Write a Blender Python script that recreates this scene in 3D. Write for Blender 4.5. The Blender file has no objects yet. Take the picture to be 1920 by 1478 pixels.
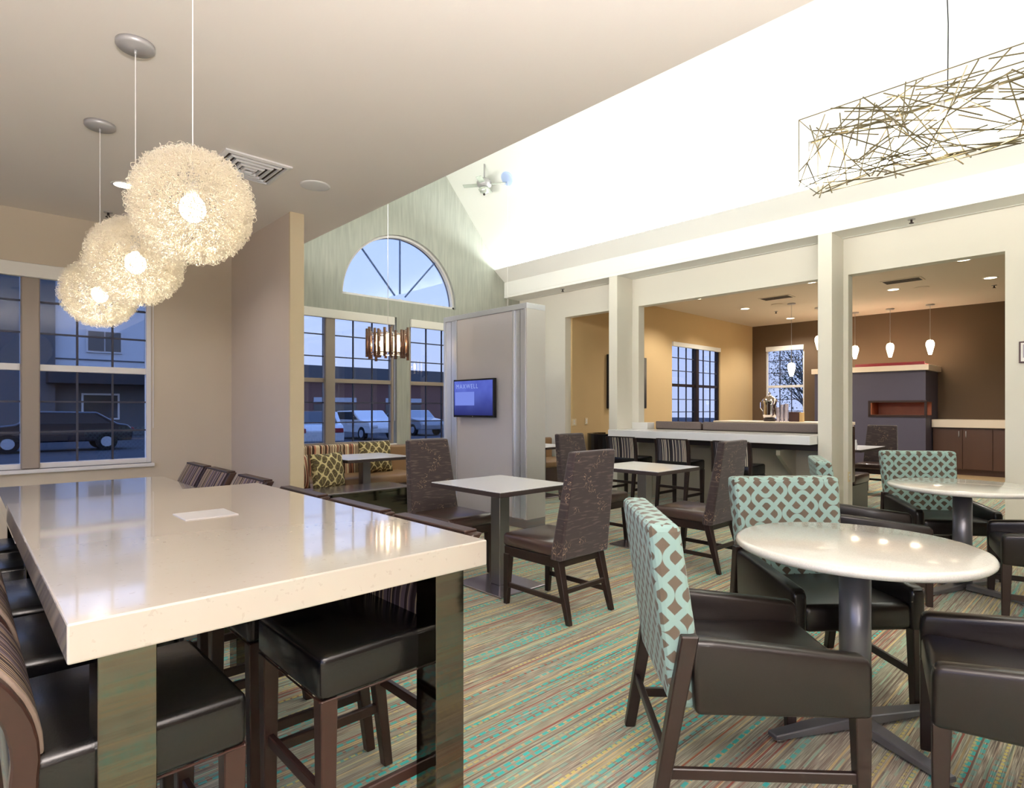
import bpy, bmesh, math, random
from mathutils import Vector, Matrix
random.seed(7)
sc = bpy.context.scene
C = sc.collection
PI = math.pi

# ------------------------------------------------------------------ camera, sky, lights, exposure
F_PX, HZ, CAM_H = 1101.0, 766.0, 1.30
AZ = math.radians(43.3)                      # camera heading, from +Y towards +X
SA, CA = math.sin(AZ), math.cos(AZ)
cam_d = bpy.data.cameras.new('camera')
cam_d.sensor_fit = 'HORIZONTAL'; cam_d.sensor_width = 36.0
cam_d.lens = 36.0 * F_PX / 1920.0
cam_d.shift_y = (HZ - 739.0) / 1920.0
cam_d.clip_start = 0.02; cam_d.clip_end = 300
cam = bpy.data.objects.new('camera', cam_d); C.objects.link(cam)
cam.location = (0, 0, CAM_H)
cam.rotation_euler = (PI / 2, 0, -AZ)
sc.camera = cam

sc.view_settings.view_transform = 'Standard'
try: sc.view_settings.look = 'None'
except Exception: pass
sc.view_settings.exposure = 0.40
sc.view_settings.gamma = 1.0
sc.view_settings.use_curve_mapping = False
sc.cycles.use_denoising = True
sc.cycles.max_bounces = 10
sc.cycles.diffuse_bounces = 5
sc.cycles.glossy_bounces = 5
sc.cycles.transparent_max_bounces = 12
sc.cycles.sample_clamp_indirect = 6.0
sc.cycles.caustics_reflective = False
sc.cycles.caustics_refractive = False

def lin(c):
    return tuple(((v / 255.0) / 12.92 if v / 255.0 <= 0.04045 else ((v / 255.0 + 0.055) / 1.055) ** 2.4) for v in c[:3])
def rgba(c): return (*lin(c), 1.0)

world = bpy.data.worlds.new('dusk_sky'); sc.world = world; world.use_nodes = True
wn = world.node_tree; wn.nodes.clear()
w_out = wn.nodes.new('ShaderNodeOutputWorld'); w_bg = wn.nodes.new('ShaderNodeBackground')
w_tc = wn.nodes.new('ShaderNodeTexCoord'); w_sep = wn.nodes.new('ShaderNodeSeparateXYZ')
w_mr = wn.nodes.new('ShaderNodeMapRange'); w_rp = wn.nodes.new('ShaderNodeValToRGB')
w_mr.inputs['From Min'].default_value = -0.02; w_mr.inputs['From Max'].default_value = 0.7
w_rp.color_ramp.elements[0].color = (0.42, 0.50, 0.80, 1); w_rp.color_ramp.elements[1].color = (0.20, 0.36, 0.95, 1)
e = w_rp.color_ramp.elements.new(0.25); e.color = (0.36, 0.48, 0.86, 1)
wn.links.new(w_tc.outputs['Generated'], w_sep.inputs[0]); wn.links.new(w_sep.outputs['Z'], w_mr.inputs['Value'])
wn.links.new(w_mr.outputs[0], w_rp.inputs[0]); wn.links.new(w_rp.outputs[0], w_bg.inputs['Color'])
w_bg.inputs['Strength'].default_value = 4.2
wn.links.new(w_bg.outputs[0], w_out.inputs[0])

def area(name, loc, target, sx, sy, energy, color, spread=180):
    d = bpy.data.lights.new(name, 'AREA'); d.shape = 'RECTANGLE'; d.size = sx; d.size_y = sy
    d.energy = energy; d.color = color; d.spread = math.radians(spread)
    o = bpy.data.objects.new(name, d); C.objects.link(o); o.location = loc
    o.rotation_euler = (Vector(target) - Vector(loc)).to_track_quat('-Z', 'Y').to_euler()
    return o
def point(name, loc, energy, color, r=0.05):
    d = bpy.data.lights.new(name, 'POINT'); d.energy = energy; d.color = color; d.shadow_soft_size = r
    o = bpy.data.objects.new(name, d); C.objects.link(o); o.location = loc
    return o
def spot(name, loc, energy, color, ang=110, r=0.06, blend=0.6):
    d = bpy.data.lights.new(name, 'SPOT'); d.energy = energy; d.color = color; d.shadow_soft_size = r
    d.spot_size = math.radians(ang); d.spot_blend = blend
    o = bpy.data.objects.new(name, d); C.objects.link(o); o.location = loc
    return o
WARM = (1.0, 0.80, 0.58); NEUT = (1.0, 0.93, 0.84); COOL = (0.95, 1.0, 0.98)
# cove lamps: one strip behind the right fascia, one on the bulkhead ledge opposite (both real coves)
area('cove_lamp_right', (7.07, 1.9, 3.74), (6.52, 1.9, 4.44), 11.5, 0.04, 170, COOL)
area('cove_lamp_left', (2.95, 1.9, 3.34), (6.6, 1.9, 4.7), 11.0, 0.2, 110, (1.0, 0.98, 0.93), 120)
# the photographer's flash, set behind the camera (its shadows lie on the wall behind the wire globes)
point('flash', (-1.10, -3.0, 1.62), 105, (1.0, 0.95, 0.95), 0.12)
area('ceiling_fill', (-0.1, -1.2, 1.6), (-0.1, -1.15, 3.07), .8, .8, 590, (1.0, 0.95, 0.97), 165)  # unseen uplight added to brighten the ceiling
# unseen spots added as room fill under the dropped ceiling, behind and beside the camera
for i, (lx, ly) in enumerate([(-1.2, -1.6), (1.2, -1.8), (-1.4, 1.2), (0.2, -3.0), (2.0, -3.0), (-1.4, 3.6)]):
    spot('room_fill_lamp', (lx, ly, 3.04), 150, (1.0, 0.95, 0.97), 100)

# ------------------------------------------------------------------ helpers
def ray(px, py):
    u = (px - 960.0) / F_PX; v = (HZ - py) / F_PX
    return (SA + u * CA, CA - u * SA, v)
def at(px, py, X=None, Y=None, Z=None, D=None):
    """world point seen at a pixel of the photo on the plane x=X, y=Y or z=Z"""
    dx, dy, dz = ray(px, py)
    if X is not None: D = X / dx
    elif Y is not None: D = Y / dy
    elif Z is not None: D = (Z - CAM_H) / dz
    return Vector((dx * D, dy * D, CAM_H + dz * D))

class MB:
    def __init__(s): s.bm = bmesh.new()
    def _merge(s, b):
        me = bpy.data.meshes.new('t'); b.to_mesh(me); b.free(); s.bm.from_mesh(me); bpy.data.meshes.remove(me); return s
    def hexa(s, p, bev=0.0, seg=2):
        b = bmesh.new(); v = [b.verts.new(q) for q in p]
        for f in ((3, 2, 1, 0), (4, 5, 6, 7), (0, 1, 5, 4), (1, 2, 6, 5), (2, 3, 7, 6), (3, 0, 4, 7)):
            b.faces.new([v[i] for i in f])
        if bev > 0:
            bmesh.ops.bevel(b, geom=list(b.edges), offset=bev, segments=seg, affect='EDGES', profile=0.5)
        return s._merge(b)
    def box(s, x0, x1, y0, y1, z0, z1, bev=0.0, seg=2):
        return s.hexa([(x0, y0, z0), (x1, y0, z0), (x1, y1, z0), (x0, y1, z0), (x0, y0, z1), (x1, y0, z1), (x1, y1, z1), (x0, y1, z1)], bev, seg)
    def taper(s, p0, p1, a0, a1, bev=0.003):
        """square post from p0 (size a0) to p1 (size a1), horizontal ends"""
        (x, y, z), (X, Y, Z) = p0, p1; h, H = a0 / 2, a1 / 2
        return s.hexa([(x - h, y - h, z), (x + h, y - h, z), (x + h, y + h, z), (x - h, y + h, z),
                       (X - H, Y - H, Z), (X + H, Y - H, Z), (X + H, Y + H, Z), (X - H, Y + H, Z)], bev, 1)
    def bar(s, p0, p1, w, h, bev=0.0):
        p0, p1 = Vector(p0), Vector(p1); d = (p1 - p0).normalized()
        up = Vector((0, 0, 1)) if abs(d.z) < 0.95 else Vector((0, 1, 0))
        sd = d.cross(up).normalized() * (w / 2); u = sd.cross(d).normalized() * (h / 2)
        return s.hexa([p0 - sd - u, p0 + sd - u, p1 + sd - u, p1 - sd - u, p0 - sd + u, p0 + sd + u, p1 + sd + u, p1 - sd + u], bev, 1)
    def cyl(s, p0, p1, r0, r1=None, n=16, cap=True):
        if r1 is None: r1 = r0
        p0, p1 = Vector(p0), Vector(p1); d = (p1 - p0).normalized()
        a = d.orthogonal().normalized(); c = d.cross(a)
        b = bmesh.new(); R0, R1 = [], []
        for i in range(n):
            t = 2 * PI * i / n; k = a * math.cos(t) + c * math.sin(t)
            R0.append(b.verts.new(p0 + k * r0)); R1.append(b.verts.new(p1 + k * r1))
        for i in range(n):
            j = (i + 1) % n; f = b.faces.new((R0[i], R0[j], R1[j], R1[i])); f.smooth = n > 6
        if cap:
            b.faces.new(R0[::-1]); b.faces.new(R1)
        return s._merge(b)
    def tube(s, pts, r, n=6):
        for a, b in zip(pts[:-1], pts[1:]): s.cyl(a, b, r, r, n)
        return s
    def lathe(s, prof, c=(0, 0, 0), n=32):
        b = bmesh.new(); rings = []
        for r, z in prof:
            if r < 1e-6: rings.append([b.verts.new((c[0], c[1], c[2] + z))])
            else: rings.append([b.verts.new((c[0] + r * math.cos(2 * PI * i / n), c[1] + r * math.sin(2 * PI * i / n), c[2] + z)) for i in range(n)])
        for A, B in zip(rings[:-1], rings[1:]):
            for i in range(n):
                j = (i + 1) % n
                if len(A) == 1 and len(B) == 1: continue
                if len(A) == 1: f = b.faces.new((A[0], B[j], B[i]))
                elif len(B) == 1: f = b.faces.new((A[i], A[j], B[0]))
                else: f = b.faces.new((A[i], A[j], B[j], B[i]))
                f.smooth = True
        bmesh.ops.recalc_face_normals(b, faces=b.faces)
        return s._merge(b)
    def prism(s, pts, axis, a0, a1, bev=0.0, seg=2):
        """polygon pts (2D) extruded along axis 'x','y','z' between a0 and a1"""
        def P(q, a):
            return {'x': (a, q[0], q[1]), 'y': (q[0], a, q[1]), 'z': (q[0], q[1], a)}[axis]
        b = bmesh.new(); A = [b.verts.new(P(q, a0)) for q in pts]; B = [b.verts.new(P(q, a1)) for q in pts]
        n = len(pts); b.faces.new(A[::-1]); b.faces.new(B)
        for i in range(n):
            j = (i + 1) % n; b.faces.new((A[i], A[j], B[j], B[i]))
        bmesh.ops.recalc_face_normals(b, faces=b.faces)
        if bev > 0: bmesh.ops.bevel(b, geom=list(b.edges), offset=bev, segments=seg, affect='EDGES', profile=0.5)
        return s._merge(b)
    def ball(s, c, r, seg=16, rings=10, sz=1.0):
        b = bmesh.new(); bmesh.ops.create_uvsphere(b, u_segments=seg, v_segments=rings, radius=r)
        for v in b.verts: v.co = Vector((v.co.x + c[0], v.co.y + c[1], v.co.z * sz + c[2]))
        for f in b.faces: f.smooth = True
        return s._merge(b)
    def cushion(s, w, h, t, n=12, off=(0, 0, 0)):
        """pillow in the XZ plane (thickness along y), base at z=0"""
        b = bmesh.new(); G = {}
        for side in (1, -1):
            for i in range(n + 1):
                for j in range(n + 1):
                    u = -1 + 2 * i / n; v = -1 + 2 * j / n
                    k = (max(0, 1 - abs(u) ** 3) ** 0.55) * (max(0, 1 - abs(v) ** 3) ** 0.55)
                    pin = 1 - 0.05 * (1 - abs(u)) * abs(v) ** 3
                    pin2 = 1 - 0.05 * (1 - abs(v)) * abs(u) ** 3
                    G[(side, i, j)] = b.verts.new((u * w / 2 * pin2 + off[0], side * t / 2 * k + off[1], (v * pin + 1) * h / 2 + off[2]))
        for side in (1, -1):
            for i in range(n):
                for j in range(n):
                    q = [G[(side, i, j)], G[(side, i + 1, j)], G[(side, i + 1, j + 1)], G[(side, i, j + 1)]]
                    f = b.faces.new(q if side < 0 else q[::-1]); f.smooth = True
        bmesh.ops.remove_doubles(b, verts=b.verts, dist=1e-5)
        return s._merge(b)
    def build(s, name, mat, parent=None, smooth=False, label=None, kind=None, bump=None):
        bm = s.bm
        uv = bm.loops.layers.uv.new('UV')
        for f in bm.faces:
            if smooth: f.smooth = True
            nx, ny, nz = abs(f.normal.x), abs(f.normal.y), abs(f.normal.z)
            for l in f.loops:
                c = l.vert.co
                l[uv].uv = (c.y, c.z) if nx > ny and nx > nz else ((c.x, c.z) if ny >= nz else (c.x, c.y))
        me = bpy.data.meshes.new(name); bm.to_mesh(me); bm.free()
        me.materials.append(mat)
        o = bpy.data.objects.new(name, me); C.objects.link(o)
        if parent is not None: o.parent = parent
        if label: o['label'] = label
        if kind: o['kind'] = kind
        return o

def tag(o, label=None, cat=None, group=None, kind=None):
    if label: o['label'] = label
    if cat: o['category'] = cat
    if group: o['group'] = group
    if kind: o['kind'] = kind
    return o
def empty(name, loc=(0, 0, 0), rz=0.0, label=None, cat=None, group=None, kind=None):
    o = bpy.data.objects.new(name, None); C.objects.link(o); o.location = loc; o.rotation_euler = (0, 0, rz)
    o.empty_display_size = 0.1
    return tag(o, label, cat, group, kind)
def kids(o): return [c for c in bpy.data.objects if c.parent == o]
def copy_tree(o, loc=None, rz=None, label=None, group=None, parent=None):
    c = o.copy(); C.objects.link(c); c.parent = parent
    if loc is not None: c.location = loc
    if rz is not None: c.rotation_euler = (0, 0, rz)
    if label: c['label'] = label
    if group: c['group'] = group
    for ch in o.children: copy_tree(ch, parent=c)
    return c
def facing(fx, fy): return math.atan2(-fx, fy)     # local +Y looks along (fx, fy)

# ------------------------------------------------------------------ materials
def node(nt, t, **kw):
    n = nt.nodes.new(t)
    for k, v in kw.items(): setattr(n, k, v)
    return n
def setin(nt, n, i, v):
    if v is None: return
    if isinstance(v, bpy.types.NodeSocket): nt.links.new(v, n.inputs[i])
    else: n.inputs[i].default_value = v
def M(nt, op, a, b=None, c=None):
    n = node(nt, 'ShaderNodeMath', operation=op)
    setin(nt, n, 0, a); setin(nt, n, 1, b); setin(nt, n, 2, c)
    return n.outputs[0]
def mixc(nt, f, a, b):
    n = node(nt, 'ShaderNodeMix', data_type='RGBA')
    setin(nt, n, 0, f); setin(nt, n, 6, a); setin(nt, n, 7, b)
    return n.outputs[2]
def mat(name, col, rough=0.6, metal=0.0, spec=0.5, coat=0.0, emit=None, es=1.0, noise=None, bump=None, sheen=0.0, coat_rough=0.05):
    """noise=(scale, amount) tone variation; bump=(scale, strength)"""
    m = bpy.data.materials.new(name); m.use_nodes = True; nt = m.node_tree
    b = nt.nodes['Principled BSDF']
    b.inputs['Base Color'].default_value = rgba(col); b.inputs['Roughness'].default_value = rough
    b.inputs['Metallic'].default_value = metal; b.inputs['Specular IOR Level'].default_value = spec
    b.inputs['Coat Weight'].default_value = coat; b.inputs['Coat Roughness'].default_value = coat_rough
    b.inputs['Sheen Weight'].default_value = sheen
    if emit: b.inputs['Emission Color'].default_value = rgba(emit); b.inputs['Emission Strength'].default_value = es
    if noise or bump:
        tc = node(nt, 'ShaderNodeTexCoord')
    if noise:
        n = node(nt, 'ShaderNodeTexNoise'); n.inputs['Scale'].default_value = noise[0]; n.inputs['Detail'].default_value = 5
        if len(noise) > 2:
            mp = node(nt, 'ShaderNodeMapping'); mp.inputs['Scale'].default_value = noise[2]
            nt.links.new(tc.outputs['Object'], mp.inputs[0]); nt.links.new(mp.outputs[0], n.inputs['Vector'])
        else: nt.links.new(tc.outputs['Object'], n.inputs['Vector'])
        k = noise[1]
        dark = tuple(max(0, v * (1 - k)) for v in lin(col)) + (1,); lite = tuple(min(1, v * (1 + k)) for v in lin(col)) + (1,)
        nt.links.new(mixc(nt, n.outputs['Fac'], dark, lite), b.inputs['Base Color'])
    if bump:
        n = node(nt, 'ShaderNodeTexNoise'); n.inputs['Scale'].default_value = bump[0]; n.inputs['Detail'].default_value = 4
        nt.links.new(tc.outputs['Object'], n.inputs['Vector'])
        bp = node(nt, 'ShaderNodeBump'); bp.inputs['Strength'].default_value = bump[1]; bp.inputs['Distance'].default_value = 0.01
        nt.links.new(n.outputs['Fac'], bp.inputs['Height']); nt.links.new(bp.outputs[0], b.inputs['Normal'])
    return m
def emis(name, col, s):
    m = bpy.data.materials.new(name); m.use_nodes = True; nt = m.node_tree; nt.nodes.clear()
    o = node(nt, 'ShaderNodeOutputMaterial'); e = node(nt, 'ShaderNodeEmission')
    e.inputs[0].default_value = rgba(col); e.inputs[1].default_value = s; nt.links.new(e.outputs[0], o.inputs[0])
    return m

WALL_BEIGE = mat('beige_wall_paint', (206, 194, 174), 0.8, spec=0.3, noise=(3, 0.03), bump=(180, 0.05))
WALL_PART = mat('taupe_wall_paint', (204, 191, 178), 0.75, spec=0.3, noise=(3, 0.03), bump=(180, 0.05))
WALL_TRIM = mat('cream_wall_paint', (205, 190, 160), 0.75, spec=0.3)
WALL_WHITE = mat('offwhite_wall_paint', (226, 222, 210), 0.75, spec=0.3, bump=(180, 0.04))
WALL_TAN = mat('tan_wall_paint', (206, 178, 132), 0.8, spec=0.3, noise=(2, 0.03))
WALL_DARK = mat('dark_brown_wall_paint', (100, 82, 64), 0.8, spec=0.3, noise=(2, 0.04))
WALL_GREY = mat('grey_half_wall_paint', (168, 162, 146), 0.8, spec=0.3)
CEIL = mat('warm_grey_ceiling_paint', (226, 219, 211), 0.85, spec=0.25, bump=(120, 0.05))
VAULT = mat('white_vault_paint', (240, 242, 236), 0.85, spec=0.25)
SOFFIT = mat('white_soffit_paint', (244, 244, 240), 0.8, spec=0.25)
CEIL2 = mat('lounge_ceiling_paint', (220, 206, 188), 0.85, spec=0.25)
TILE = mat('beige_floor_tile', (190, 165, 125), 0.4, noise=(8, 0.06))
WHITE_TRIM = mat('white_painted_trim', (226, 224, 222), 0.45)
FRAME_GREY = mat('taupe_window_frame', (150, 138, 126), 0.5)
MUNTIN = mat('dark_window_grille', (44, 48, 66), 0.5)
BLIND = mat('white_roller_blind', (236, 234, 226), 0.7)
LEATHER = mat('dark_brown_leather', (24, 19, 17), 0.30, spec=0.30, coat=.12, coat_rough=.15, noise=(6, 0.12), bump=(260, 0.06))
LEATHER_BLK = mat('black_leather', (10, 9, 10), 0.26, spec=0.32, coat=.22, coat_rough=.12, noise=(6, 0.15), bump=(220, 0.07))
LEATHER_BRN = mat('brown_leather', (66, 50, 45), 0.30, spec=0.5, coat=.3, coat_rough=.15, noise=(5, 0.12), bump=(240, 0.06))
LEATHER_TAN = mat('caramel_leather', (142, 112, 80), 0.42, noise=(5, 0.1))
WOOD = mat('espresso_stained_wood', (34, 22, 19), 0.38, spec=.35, coat=0.08, noise=(6, 0.25, (1, 1, 0.08)))
WOOD_RED = mat('walnut_stained_wood', (44, 26, 20), 0.40, spec=.35, coat=0.06, noise=(8, 0.2, (1, 1, 0.08)))
CAB_WOOD = mat('dark_walnut_cabinet_wood', (82, 54, 38), 0.4, noise=(4, 0.25, (1, 1, 0.15)))
WOOD_NICHE = mat('copper_toned_wood', (164, 92, 56), 0.45, noise=(10, 0.2))
SLATE = mat('slate_blue_panel', (72, 68, 84), 0.6, noise=(3, 0.06))
MANTEL = mat('white_solid_surface', (230, 214, 192), 0.4)
WHITE_LAM = mat('white_laminate', (244, 244, 246), 0.25, spec=0.6, coat=.4)
EDGE_DARK = mat('dark_edge_band', (48, 38, 36), 0.5)
STEEL = mat('brushed_steel', (140, 138, 140), 0.28, metal=0.9, bump=(60, 0.02))
STEEL_PLATE = mat('brushed_steel_plate', (158, 150, 158), 0.22, metal=0.85)
PEWTER = mat('pewter_painted_metal', (112, 112, 118), 0.32, metal=0.6)
ALU = mat('satin_aluminium', (214, 218, 226), 0.3, metal=0.55)
ALU_SOFT = mat('light_aluminium_panel', (206, 204, 202), 0.4, metal=0.35)
CHROME = mat('chrome', (220, 220, 225), 0.08, metal=1.0)
NICKEL = mat('satin_nickel', (178, 176, 176), 0.4, metal=0.35)
PANEL_FAB = mat('grey_fabric_panel', (204, 200, 202), 0.85, bump=(300, 0.1))
BLACK = mat('black_plastic', (16, 18, 24), 0.3)
DARKSLOT = mat('dark_vent_slot', (60, 50, 44), 0.8)
PLATE = mat('ivory_switch_plate', (222, 206, 170), 0.5)
BRASS = mat('bronze_glass_tube', (120, 84, 62), 0.25, metal=0.6, coat=0.5)
ROD = mat('brushed_champagne_rod', (104, 96, 74), 0.35, metal=0.7)
LAMPGLOW = emis('warm_lamp_glow', (255, 236, 200), 9.0)
DOWNGLOW = emis('warm_downlight_glow', (255, 232, 196), 9.0)
BULBGLOW = emis('bulb_glow', (255, 240, 214), 12.0)
BULBSOFT = emis('frosted_bulb_glow', (255, 226, 180), 5.0)
CORD = mat('white_cord', (225, 222, 220), 0.5)
ORANGE = mat('orange_fabric', (224, 150, 40), 0.8, noise=(20, 0.2))
REDLAC = mat('red_lacquer', (150, 36, 48), 0.35)
PAPER = mat('white_paper', (232, 230, 226), 0.6)
CUP = mat('silver_paper_cup', (196, 190, 205), 0.3, metal=0.5)
BOXWOOD = mat('dark_wood_box', (64, 34, 26), 0.5)
GLASSY = mat('smoky_vent_glass', (200, 208, 196), 0.1, metal=0.4, coat=0.5)

def quartz():
    m = mat('white_quartz', (226, 217, 202), 0.12, spec=0.6, coat=0.6); nt = m.node_tree; b = nt.nodes['Principled BSDF']
    b.inputs['Coat Roughness'].default_value = 0.05; b.inputs['Coat Weight'].default_value = 1.0; b.inputs['Coat IOR'].default_value = 1.75
    tc = node(nt, 'ShaderNodeTexCoord')
    n = node(nt, 'ShaderNodeTexNoise'); n.inputs['Scale'].default_value = 55; n.inputs['Detail'].default_value = 3
    nt.links.new(tc.outputs['Object'], n.inputs['Vector'])
    k = M(nt, 'MULTIPLY', M(nt, 'GREATER_THAN', n.outputs['Fac'], 0.66), 0.35)
    n2 = node(nt, 'ShaderNodeTexNoise'); n2.inputs['Scale'].default_value = 6; n2.inputs['Detail'].default_value = 8
    nt.links.new(tc.outputs['Object'], n2.inputs['Vector'])
    c = mixc(nt, k, rgba((204, 195, 182)), rgba((176, 160, 146)))
    c = mixc(nt, M(nt, 'MULTIPLY', n2.outputs['Fac'], 0.22), c, rgba((228, 222, 212)))
    nt.links.new(c, b.inputs['Base Color'])
    return m
QUARTZ = quartz()
def speckle():
    m = mat('speckled_white_quartz', (226, 224, 216), 0.14, spec=0.6, coat=0.5); nt = m.node_tree; b = nt.nodes['Principled BSDF']
    tc = node(nt, 'ShaderNodeTexCoord')
    n = node(nt, 'ShaderNodeTexNoise'); n.inputs['Scale'].default_value = 240; n.inputs['Detail'].default_value = 2
    nt.links.new(tc.outputs['Object'], n.inputs['Vector'])
    nt.links.new(mixc(nt, n.outputs['Fac'], rgba((206, 204, 196)), rgba((246, 244, 238))), b.inputs['Base Color'])
    return m
SPECKLE = speckle()

def mirror_wave():
    m = mat('rippled_mirror_cladding', (96, 93, 84), 0.06, metal=1.0); nt = m.node_tree; b = nt.nodes['Principled BSDF']
    tc = node(nt, 'ShaderNodeTexCoord'); mp = node(nt, 'ShaderNodeMapping'); mp.inputs['Scale'].default_value = (1.5, 1.5, 15)
    n = node(nt, 'ShaderNodeTexNoise'); n.inputs['Scale'].default_value = 1.6; n.inputs['Detail'].default_value = 1.5
    nt.links.new(tc.outputs['Object'], mp.inputs[0]); nt.links.new(mp.outputs[0], n.inputs['Vector'])
    bp = node(nt, 'ShaderNodeBump'); bp.inputs['Strength'].default_value = 0.20; bp.inputs['Distance'].default_value = 0.0035
    nt.links.new(n.outputs['Fac'], bp.inputs['Height']); nt.links.new(bp.outputs[0], b.inputs['Normal'])
    return m
MIRROR = mirror_wave()

def carpet():
    m = mat('striped_carpet', (140, 130, 112), 0.95, spec=0.1, sheen=0.2); nt = m.node_tree; b = nt.nodes['Principled BSDF']
    g = node(nt, 'ShaderNodeNewGeometry'); sp = node(nt, 'ShaderNodeSeparateXYZ'); nt.links.new(g.outputs['Position'], sp.inputs[0])
    x, y = sp.outputs['X'], sp.outputs['Y']
    def wn1(v, off=0.0):
        n = node(nt, 'ShaderNodeTexWhiteNoise', noise_dimensions='1D'); setin(nt, n, 'W', M(nt, 'ADD', v, off)); return n.outputs['Value']
    def nz(vx, vy, detail=2):
        cb = node(nt, 'ShaderNodeCombineXYZ'); setin(nt, cb, 0, vx); setin(nt, cb, 1, vy)
        n = node(nt, 'ShaderNodeTexNoise'); n.inputs['Scale'].default_value = 1.0; n.inputs['Detail'].default_value = detail
        nt.links.new(cb.outputs[0], n.inputs['Vector']); return n.outputs['Fac']
    yw = M(nt, 'ADD', y, M(nt, 'MULTIPLY', M(nt, 'SUBTRACT', nz(M(nt, 'MULTIPLY', x, 2.0), M(nt, 'MULTIPLY', y, 2.0)), 0.5), 0.010))
    # yarn ground: fine streaks
    st = nz(M(nt, 'MULTIPLY', x, 7.0), M(nt, 'MULTIPLY', y, 260.0), 3)
    rp = node(nt, 'ShaderNodeValToRGB'); nt.links.new(st, rp.inputs[0])
    el = rp.color_ramp.elements; el[0].position = 0.34; el[0].color = rgba((88, 74, 66)); el[1].position = 0.68; el[1].color = rgba((222, 212, 186))
    e = el.new(0.45); e.color = rgba((144, 130, 114)); e = el.new(0.58); e.color = rgba((172, 164, 144))
    col = rp.outputs[0]
    wide = nz(M(nt, 'MULTIPLY', x, 0.35), M(nt, 'MULTIPLY', y, 5.0), 2)
    col = mixc(nt, M(nt, 'MULTIPLY', M(nt, 'GREATER_THAN', wide, 0.50), 0.30), col, rgba((158, 168, 144)))
    def band(col, pitch, off, lo, hi, colour, half, dash=None, pres=None, amt=0.85):
        q = M(nt, 'DIVIDE', yw, pitch); j = M(nt, 'FLOOR', q); f = M(nt, 'FRACT', q)
        h = wn1(j, off)
        sel = M(nt, 'MULTIPLY', M(nt, 'GREATER_THAN', h, lo), M(nt, 'LESS_THAN', h, hi))
        msk = M(nt, 'MULTIPLY', sel, M(nt, 'LESS_THAN', M(nt, 'ABSOLUTE', M(nt, 'SUBTRACT', f, 0.5)), half))
        if dash:
            ph = M(nt, 'ADD', M(nt, 'DIVIDE', x, dash), M(nt, 'MULTIPLY', h, 37.0))
            jit = nz(M(nt, 'MULTIPLY', x, 9.0), M(nt, 'MULTIPLY', j, 3.3), 1)
            msk = M(nt, 'MULTIPLY', msk, M(nt, 'GREATER_THAN', M(nt, 'ADD', M(nt, 'FRACT', ph), M(nt, 'MULTIPLY', jit, 0.5)), 0.58))
        if pres is not None:
            pn = nz(M(nt, 'MULTIPLY', x, 0.9), M(nt, 'MULTIPLY', j, 5.7), 1)
            mr = node(nt, 'ShaderNodeMapRange'); setin(nt, mr, 'Value', pn)
            mr.inputs['From Min'].default_value = pres - 0.08; mr.inputs['From Max'].default_value = pres + 0.08
            msk = M(nt, 'MULTIPLY', msk, mr.outputs[0])
        tx = M(nt, 'MULTIPLY', msk, M(nt, 'MULTIPLY_ADD', st, 0.5, amt - 0.3))
        return mixc(nt, tx, col, rgba(colour))
    col = band(col, 0.009, 11.0, 0.00, 0.20, (92, 62, 54), 0.36, None, 0.46, 0.8)
    col = band(col, 0.011, 23.0, 0.10, 0.32, (230, 204, 140), 0.36, None, 0.50, 0.75)
    col = band(col, 0.012, 71.0, 0.00, 0.20, (150, 198, 174), 0.38, 0.30, 0.50, 0.6)
    col = band(col, 0.014, 31.0, 0.00, 0.10, (150, 58, 40), 0.26, None, 0.42, 0.9)
    col = band(col, 0.024, 47.0, 0.00, 0.42, (48, 188, 184), 0.31, 0.048, 0.50, 1.0)
    col = band(col, 0.019, 59.0, 0.50, 0.70, (220, 204, 112), 0.27, 0.030, 0.51, 0.8)
    nt.links.new(col, b.inputs['Base Color'])
    bp = node(nt, 'ShaderNodeBump'); bp.inputs['Strength'].default_value = 0.4; bp.inputs['Distance'].default_value = 0.004
    nt.links.new(nz(M(nt, 'MULTIPLY', x, 260.0), M(nt, 'MULTIPLY', y, 330.0), 2), bp.inputs['Height']); nt.links.new(bp.outputs[0], b.inputs['Normal'])
    return m
CARPET = carpet()

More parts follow.
